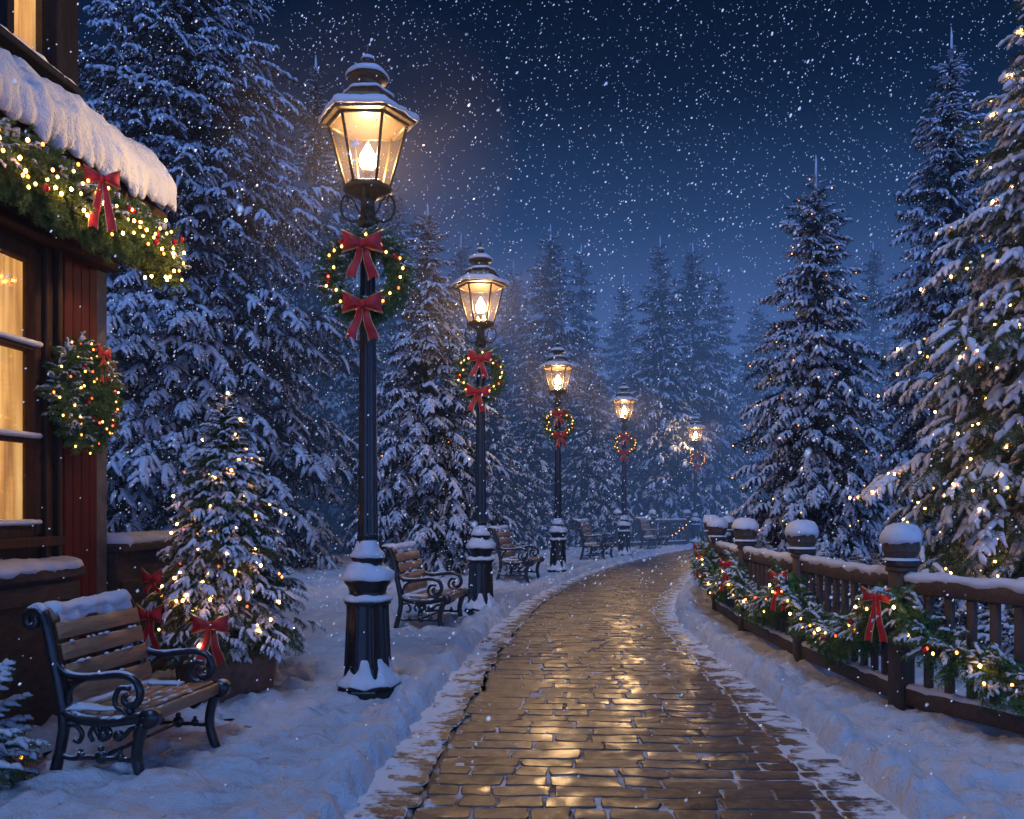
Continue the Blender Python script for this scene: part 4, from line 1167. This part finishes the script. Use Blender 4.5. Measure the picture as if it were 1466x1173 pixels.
SH = [('rounded snowy shrub behind the fence bend', 4.15, 14.9, .55, .75), ('snowy shrub behind the third fence post', 4.1, 12.6, .6, .7), ('snowy shrub behind the fence, under the tall slim spruce', 4.6, 11.0, .7, .62), ('snowy shrub behind the fence at the foot of the lit tree', 4.1, 8.6, .65, .6), ('snow heaped shrub behind the nearest fence bay', 4.4, 6.9, .6, .72), ('snowy shrub past the fence bend, beside the far path', 7.2, 18.8, .8, .95)]
for k, (lb, x, y, r, h) in enumerate(SH): shrub(lb, (x, y, gz(x, y) - .03), r, h, 60 + k, SP_MID, .34, 110, M['fol_far'])

# ------------------------------------------------------------------ spruces
def at(px, d): return (px - CX) / F * d
def topz(py, d): return CAMH + (HZ - py) * d / F
# lit tree on the right
X = 5.95; Y = 9.6
lit, lpl = build_tree('spruce_tree', 'big spruce with warm lights and heavy snow behind the fence', 'tree', (X, Y, .05), 5, 8.0, 2.45, .40, .54, SP_NEAR, M['fol_near'], 1.45, .98, None, .74)
lp = np.concatenate([spiral_pts(lpl, 110, 4, .4, (-.75, -1), .97), spiral_pts(lpl, 230, 14, .4, (-.75, -1), .62)]); light_string('warm lights strung over the big snow laden spruce behind the fence', (X, Y, .05), lp, .0115, ['bulb_bright', 'bulb', 'bulb_amber', 'bulb_bright'])
d = 16.5; X = at(1168, d)
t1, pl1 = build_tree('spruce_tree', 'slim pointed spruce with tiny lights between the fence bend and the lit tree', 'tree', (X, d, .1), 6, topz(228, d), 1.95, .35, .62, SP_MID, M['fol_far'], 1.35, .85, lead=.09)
light_string('tiny amber lights on the slim pointed spruce', (X, d, .1), spiral_pts(pl1, 98, 5, .6, (-.4, -1), .9), .0085, ['bulb_amber', 'bulb'])
d = 20; X = at(1362, d)
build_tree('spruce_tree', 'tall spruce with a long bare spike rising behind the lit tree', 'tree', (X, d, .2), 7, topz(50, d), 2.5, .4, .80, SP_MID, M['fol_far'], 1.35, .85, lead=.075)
d = 21; X = at(262, d)
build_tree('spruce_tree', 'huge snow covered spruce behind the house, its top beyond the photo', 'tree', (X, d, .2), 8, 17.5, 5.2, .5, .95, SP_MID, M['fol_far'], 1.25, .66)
d = 19; X = at(612, d)
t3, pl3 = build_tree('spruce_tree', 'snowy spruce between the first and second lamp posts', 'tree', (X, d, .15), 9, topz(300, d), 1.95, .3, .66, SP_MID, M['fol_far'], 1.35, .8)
light_string('faint amber lights in the snowy spruce between the first two lamp posts', (X, d, .15), spiral_pts(pl3, 40, 6, .6, (.1, -1)), .009, ['bulb_amber', 'bulb'])
# distant spruces: three grown trees, the others copies
protos = []
BG = [  # px, top py, distance, proto, label
    (452, 75, 30, 0, 'narrow tall spruce rising behind the largest lantern'),
    (788, 318, 34, 1, 'dark hazy spruce rising above the third lamp post'),
    (945, 335, 36, 2, 'snowy hazy spruce above the fourth lamp post, a pair with the one beside it'),
    (832, 348, 40, 0, 'hazy thin spruce close behind the dark one above the third lamp post'),
    (735, 372, 38, 1, 'faint spruce peeking past the second lantern'),
    (992, 345, 40, 1, 'hazy spruce above the smallest lamp post'),
    (1029, 378, 44, 0, 'thin faded spruce at the end of the far wood, right of the smallest lamp post'),
    (893, 395, 46, 2, 'low faded spruce in the gap above the fourth lantern'),
    (1085, 425, 46, 1, 'faded spruce beyond the path bend, left of the slim lit spruce'),
    (1250, 345, 48, 2, 'ghostly spruce in the gap between the two tall trees'),
    (660, 330, 36, 2, 'grey blue spruce behind the second lantern'),
    (560, 250, 34, 1, 'hazy spruce close behind the largest lantern and post'),
    (700, 470, 27, 2, 'low snowy spruce filling the wood behind the third bench'),
    (760, 480, 29, 0, 'low snowy spruce behind the third lantern'),
    (845, 500, 31, 1, 'low snowy spruce between the third and fourth lamp posts'),
    (905, 520, 38, 2, 'low snowy spruce behind the fourth lamp post'),
    (960, 500, 42, 0, 'low snowy spruce left of the smallest lamp post'),
    (1030, 540, 44, 1, 'low faded spruce right of the smallest lamp post'),
    (1120, 520, 50, 0, 'faded low spruce beyond the fence bend'),
    (1310, 420, 30, 1, 'dim spruce between the slim spruce and the lit tree'),
    (530, 420, 26, 0, 'snowy spruce behind the largest lamp post, beside the huge spruce'),
    (1440, 300, 30, 2, 'dim tall spruce hidden behind the top of the lit tree'),
    (150, 250, 27, 1, 'dim spruce just beyond the corner of the house'),
]
for k, (px, py, d, pr, lb) in enumerate(BG):
    x = at(px, d); H = topz(py, d)
    x, y = x, d
    if k < 3:
        H0 = 12.0
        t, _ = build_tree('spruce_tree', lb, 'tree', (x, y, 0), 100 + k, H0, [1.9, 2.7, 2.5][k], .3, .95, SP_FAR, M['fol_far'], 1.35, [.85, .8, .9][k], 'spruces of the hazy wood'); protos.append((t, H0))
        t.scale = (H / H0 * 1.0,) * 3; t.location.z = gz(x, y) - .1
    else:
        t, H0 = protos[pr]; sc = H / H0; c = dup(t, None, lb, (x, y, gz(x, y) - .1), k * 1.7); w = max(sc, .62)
        c.scale = (w, w, sc)

# ------------------------------------------------------------------ falling snow
def falling_snow():
    rng = np.random.default_rng(12); n = 40000
    p = np.stack([rng.uniform(-10, 11, n), rng.uniform(.9, 17.5, n), rng.uniform(.06, 11.5, n)], 1)
    r = rng.uniform(.0026, .0070, n) * np.where(rng.uniform(size=n) < .08, 1.5, 1)
    r = r * np.clip(p[:, 1] / 6, .55, 1.15)
    q = (1 + 5 ** .5) / 2
    iv = np.array([(-1, q, 0), (1, q, 0), (-1, -q, 0), (1, -q, 0), (0, -1, q), (0, 1, q), (0, -1, -q), (0, 1, -q), (q, 0, -1), (q, 0, 1), (-q, 0, -1), (-q, 0, 1)]) / math.sqrt(1 + q * q)
    jf = np.array([(0, 11, 5), (0, 5, 1), (0, 1, 7), (0, 7, 10), (0, 10, 11), (1, 5, 9), (5, 11, 4), (11, 10, 2), (10, 7, 6), (7, 1, 8), (3, 9, 4), (3, 4, 2), (3, 2, 6), (3, 6, 8), (3, 8, 9), (4, 9, 5), (2, 4, 11), (6, 2, 10), (8, 6, 7), (9, 8, 1)])
    e = rng.uniform(.65, 1.15, (n, 1, 3)); e[:, :, 2] *= rng.uniform(1, 1.6, (n, 1))
    jit = rng.uniform(.7, 1.25, (n, 12, 1))
    V = iv[None] * r[:, None, None] * e * jit
    V[:, :, 0] += V[:, :, 2] * .35
    V = V + p[:, None, :]
    b = MB(); b.add(V.reshape(-1, 3), (jf[None] + (np.arange(n) * 12)[:, None, None]).reshape(-1, 3))
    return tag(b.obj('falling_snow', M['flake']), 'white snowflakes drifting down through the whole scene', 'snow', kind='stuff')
falling_snow()

# ------------------------------------------------------------------ haze
def haze(label, y0, y1, top, dens, ab, em, aniso):
    m, nt, out = mat('frosty haze')
    s = nt.nodes.new('ShaderNodeVolumeScatter'); s.inputs['Color'].default_value = (.8, .86, 1, 1); s.inputs['Density'].default_value = dens; s.inputs['Anisotropy'].default_value = aniso
    a = nt.nodes.new('ShaderNodeVolumeAbsorption'); a.inputs['Color'].default_value = (.3, .3, .3, 1); a.inputs['Density'].default_value = ab
    e = nt.nodes.new('ShaderNodeEmission'); e.inputs[0].default_value = (.14, .33, .90, 1); e.inputs[1].default_value = em  # blue self-glow stands in for sky light scattered by the haze
    x = nt.nodes.new('ShaderNodeAddShader'); y = nt.nodes.new('ShaderNodeAddShader')
    nt.links.new(s.outputs[0], x.inputs[0]); nt.links.new(a.outputs[0], x.inputs[1]); nt.links.new(x.outputs[0], y.inputs[0]); nt.links.new(e.outputs[0], y.inputs[1])
    nt.links.new(y.outputs[0], out.inputs['Volume'])
    b = MB(); b.add(*cbox((5, (y0 + y1) / 2, top / 2 - .5), (150, y1 - y0, top + 1), .01), smooth=False)
    return tag(b.obj('haze', m), label, 'haze', kind='stuff')
haze('thin frosty haze over the near part of the path', -8, 19.98, 7, .0012, .0006, .0001, 0)
haze('blue haze hanging over the bend of the path and the far wood', 20, 110, 10.5, .0016, .0102, .0062, .2)

def halo():
    m, nt, out = mat('lantern mist')
    v = nt.nodes.new('ShaderNodeVolumeScatter'); v.inputs['Color'].default_value = (1, .93, .85, 1); v.inputs['Density'].default_value = .0085
    nt.links.new(v.outputs[0], out.inputs['Volume'])
    b = MB(); V, fs = sphere((0, 0, 0), 1.15, 32, 24); b.add(V, fs); me = b.mesh('halo', m)  # scattering sphere added round each lantern to make its halo
    for (x, y), who in zip(LAMPS, ('lantern beside the potted tree', 'lantern of the second lamp post', 'lantern of the third lamp post', 'lantern of the fourth lamp post', 'smallest lantern at the far bend')):
        tag(link('halo', me, None, (x, y, 4.17)), 'added scatter ball for the warm mist around the ' + who, 'halo', kind='stuff')
halo()

# ------------------------------------------------------------------ world, moonlight, camera
SUN_EL, SUN_AZ = 56, 188       # degrees; the moon stands behind the walker's left shoulder
w = bpy.data.worlds.new('World'); SC.world = w; w.use_nodes = True
nt = w.node_tree; nt.nodes.clear(); out = nt.nodes.new('ShaderNodeOutputWorld')
tc = nt.nodes.new('ShaderNodeTexCoord'); sp = nt.nodes.new('ShaderNodeSeparateXYZ'); nt.links.new(tc.outputs['Generated'], sp.inputs[0])
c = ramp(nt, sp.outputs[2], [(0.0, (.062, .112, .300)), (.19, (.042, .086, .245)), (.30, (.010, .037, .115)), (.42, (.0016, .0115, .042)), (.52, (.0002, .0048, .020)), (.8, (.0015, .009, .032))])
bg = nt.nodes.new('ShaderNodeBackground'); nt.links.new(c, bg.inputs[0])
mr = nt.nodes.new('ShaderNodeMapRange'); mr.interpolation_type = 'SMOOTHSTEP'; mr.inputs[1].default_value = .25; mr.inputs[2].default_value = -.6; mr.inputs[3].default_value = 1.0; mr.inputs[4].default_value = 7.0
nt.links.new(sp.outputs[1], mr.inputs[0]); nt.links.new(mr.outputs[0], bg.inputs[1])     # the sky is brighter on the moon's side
sky = nt.nodes.new('ShaderNodeTexSky'); sky.sky_type = 'NISHITA'; sky.sun_disc = False; sky.sun_elevation = R_(SUN_EL); sky.sun_rotation = R_(SUN_AZ)
bg2 = nt.nodes.new('ShaderNodeBackground'); bg2.inputs[1].default_value = .0006; nt.links.new(sky.outputs[0], bg2.inputs[0])
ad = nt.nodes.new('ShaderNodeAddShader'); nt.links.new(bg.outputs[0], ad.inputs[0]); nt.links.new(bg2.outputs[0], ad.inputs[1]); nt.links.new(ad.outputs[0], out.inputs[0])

sl = bpy.data.lights.new('moon', 'SUN'); sl.energy = 1.15; sl.angle = R_(16); sl.color = (.30, .50, 1.0)
so = link('moon', sl, None, (-8, -12, 20))
az = R_(SUN_AZ); el = R_(SUN_EL)
from mathutils import Vector
sd = Vector((sin(az) * cos(el), cos(az) * cos(el), sin(el)))
so.rotation_euler = sd.to_track_quat('Z', 'Y').to_euler()

cam = bpy.data.cameras.new('camera'); co = link('camera', cam, None, (0, 0, CAMH))
cam.sensor_width = 36; cam.lens = 36 * F / 1466; cam.shift_y = (HZ - 586.5) / 1466
co.rotation_euler = (pi / 2, 0, 0); cam.dof.use_dof = True; cam.dof.focus_distance = 8.5; cam.dof.aperture_fstop = 5.0; cam.clip_start = .05; cam.clip_end = 2000
SC.camera = co

SC.render.engine = 'CYCLES'
SC.view_settings.view_transform = 'Standard'; SC.view_settings.look = 'None'; SC.view_settings.exposure = 0; SC.view_settings.gamma = 1
cy = SC.cycles
cy.use_denoising = True
try: cy.denoiser = 'OPENIMAGEDENOISE'; cy.denoising_input_passes = 'RGB_ALBEDO_NORMAL'; cy.denoising_prefilter = 'ACCURATE'
except Exception: pass
cy.max_bounces = 6; cy.diffuse_bounces = 2; cy.glossy_bounces = 3; cy.transmission_bounces = 4; cy.volume_bounces = 0; cy.transparent_max_bounces = 10
cy.sample_clamp_indirect = 3.0; cy.sample_clamp_direct = 0
cy.caustics_reflective = False; cy.caustics_refractive = False
cy.use_adaptive_sampling = True; cy.adaptive_threshold = .02
cy.use_light_tree = True
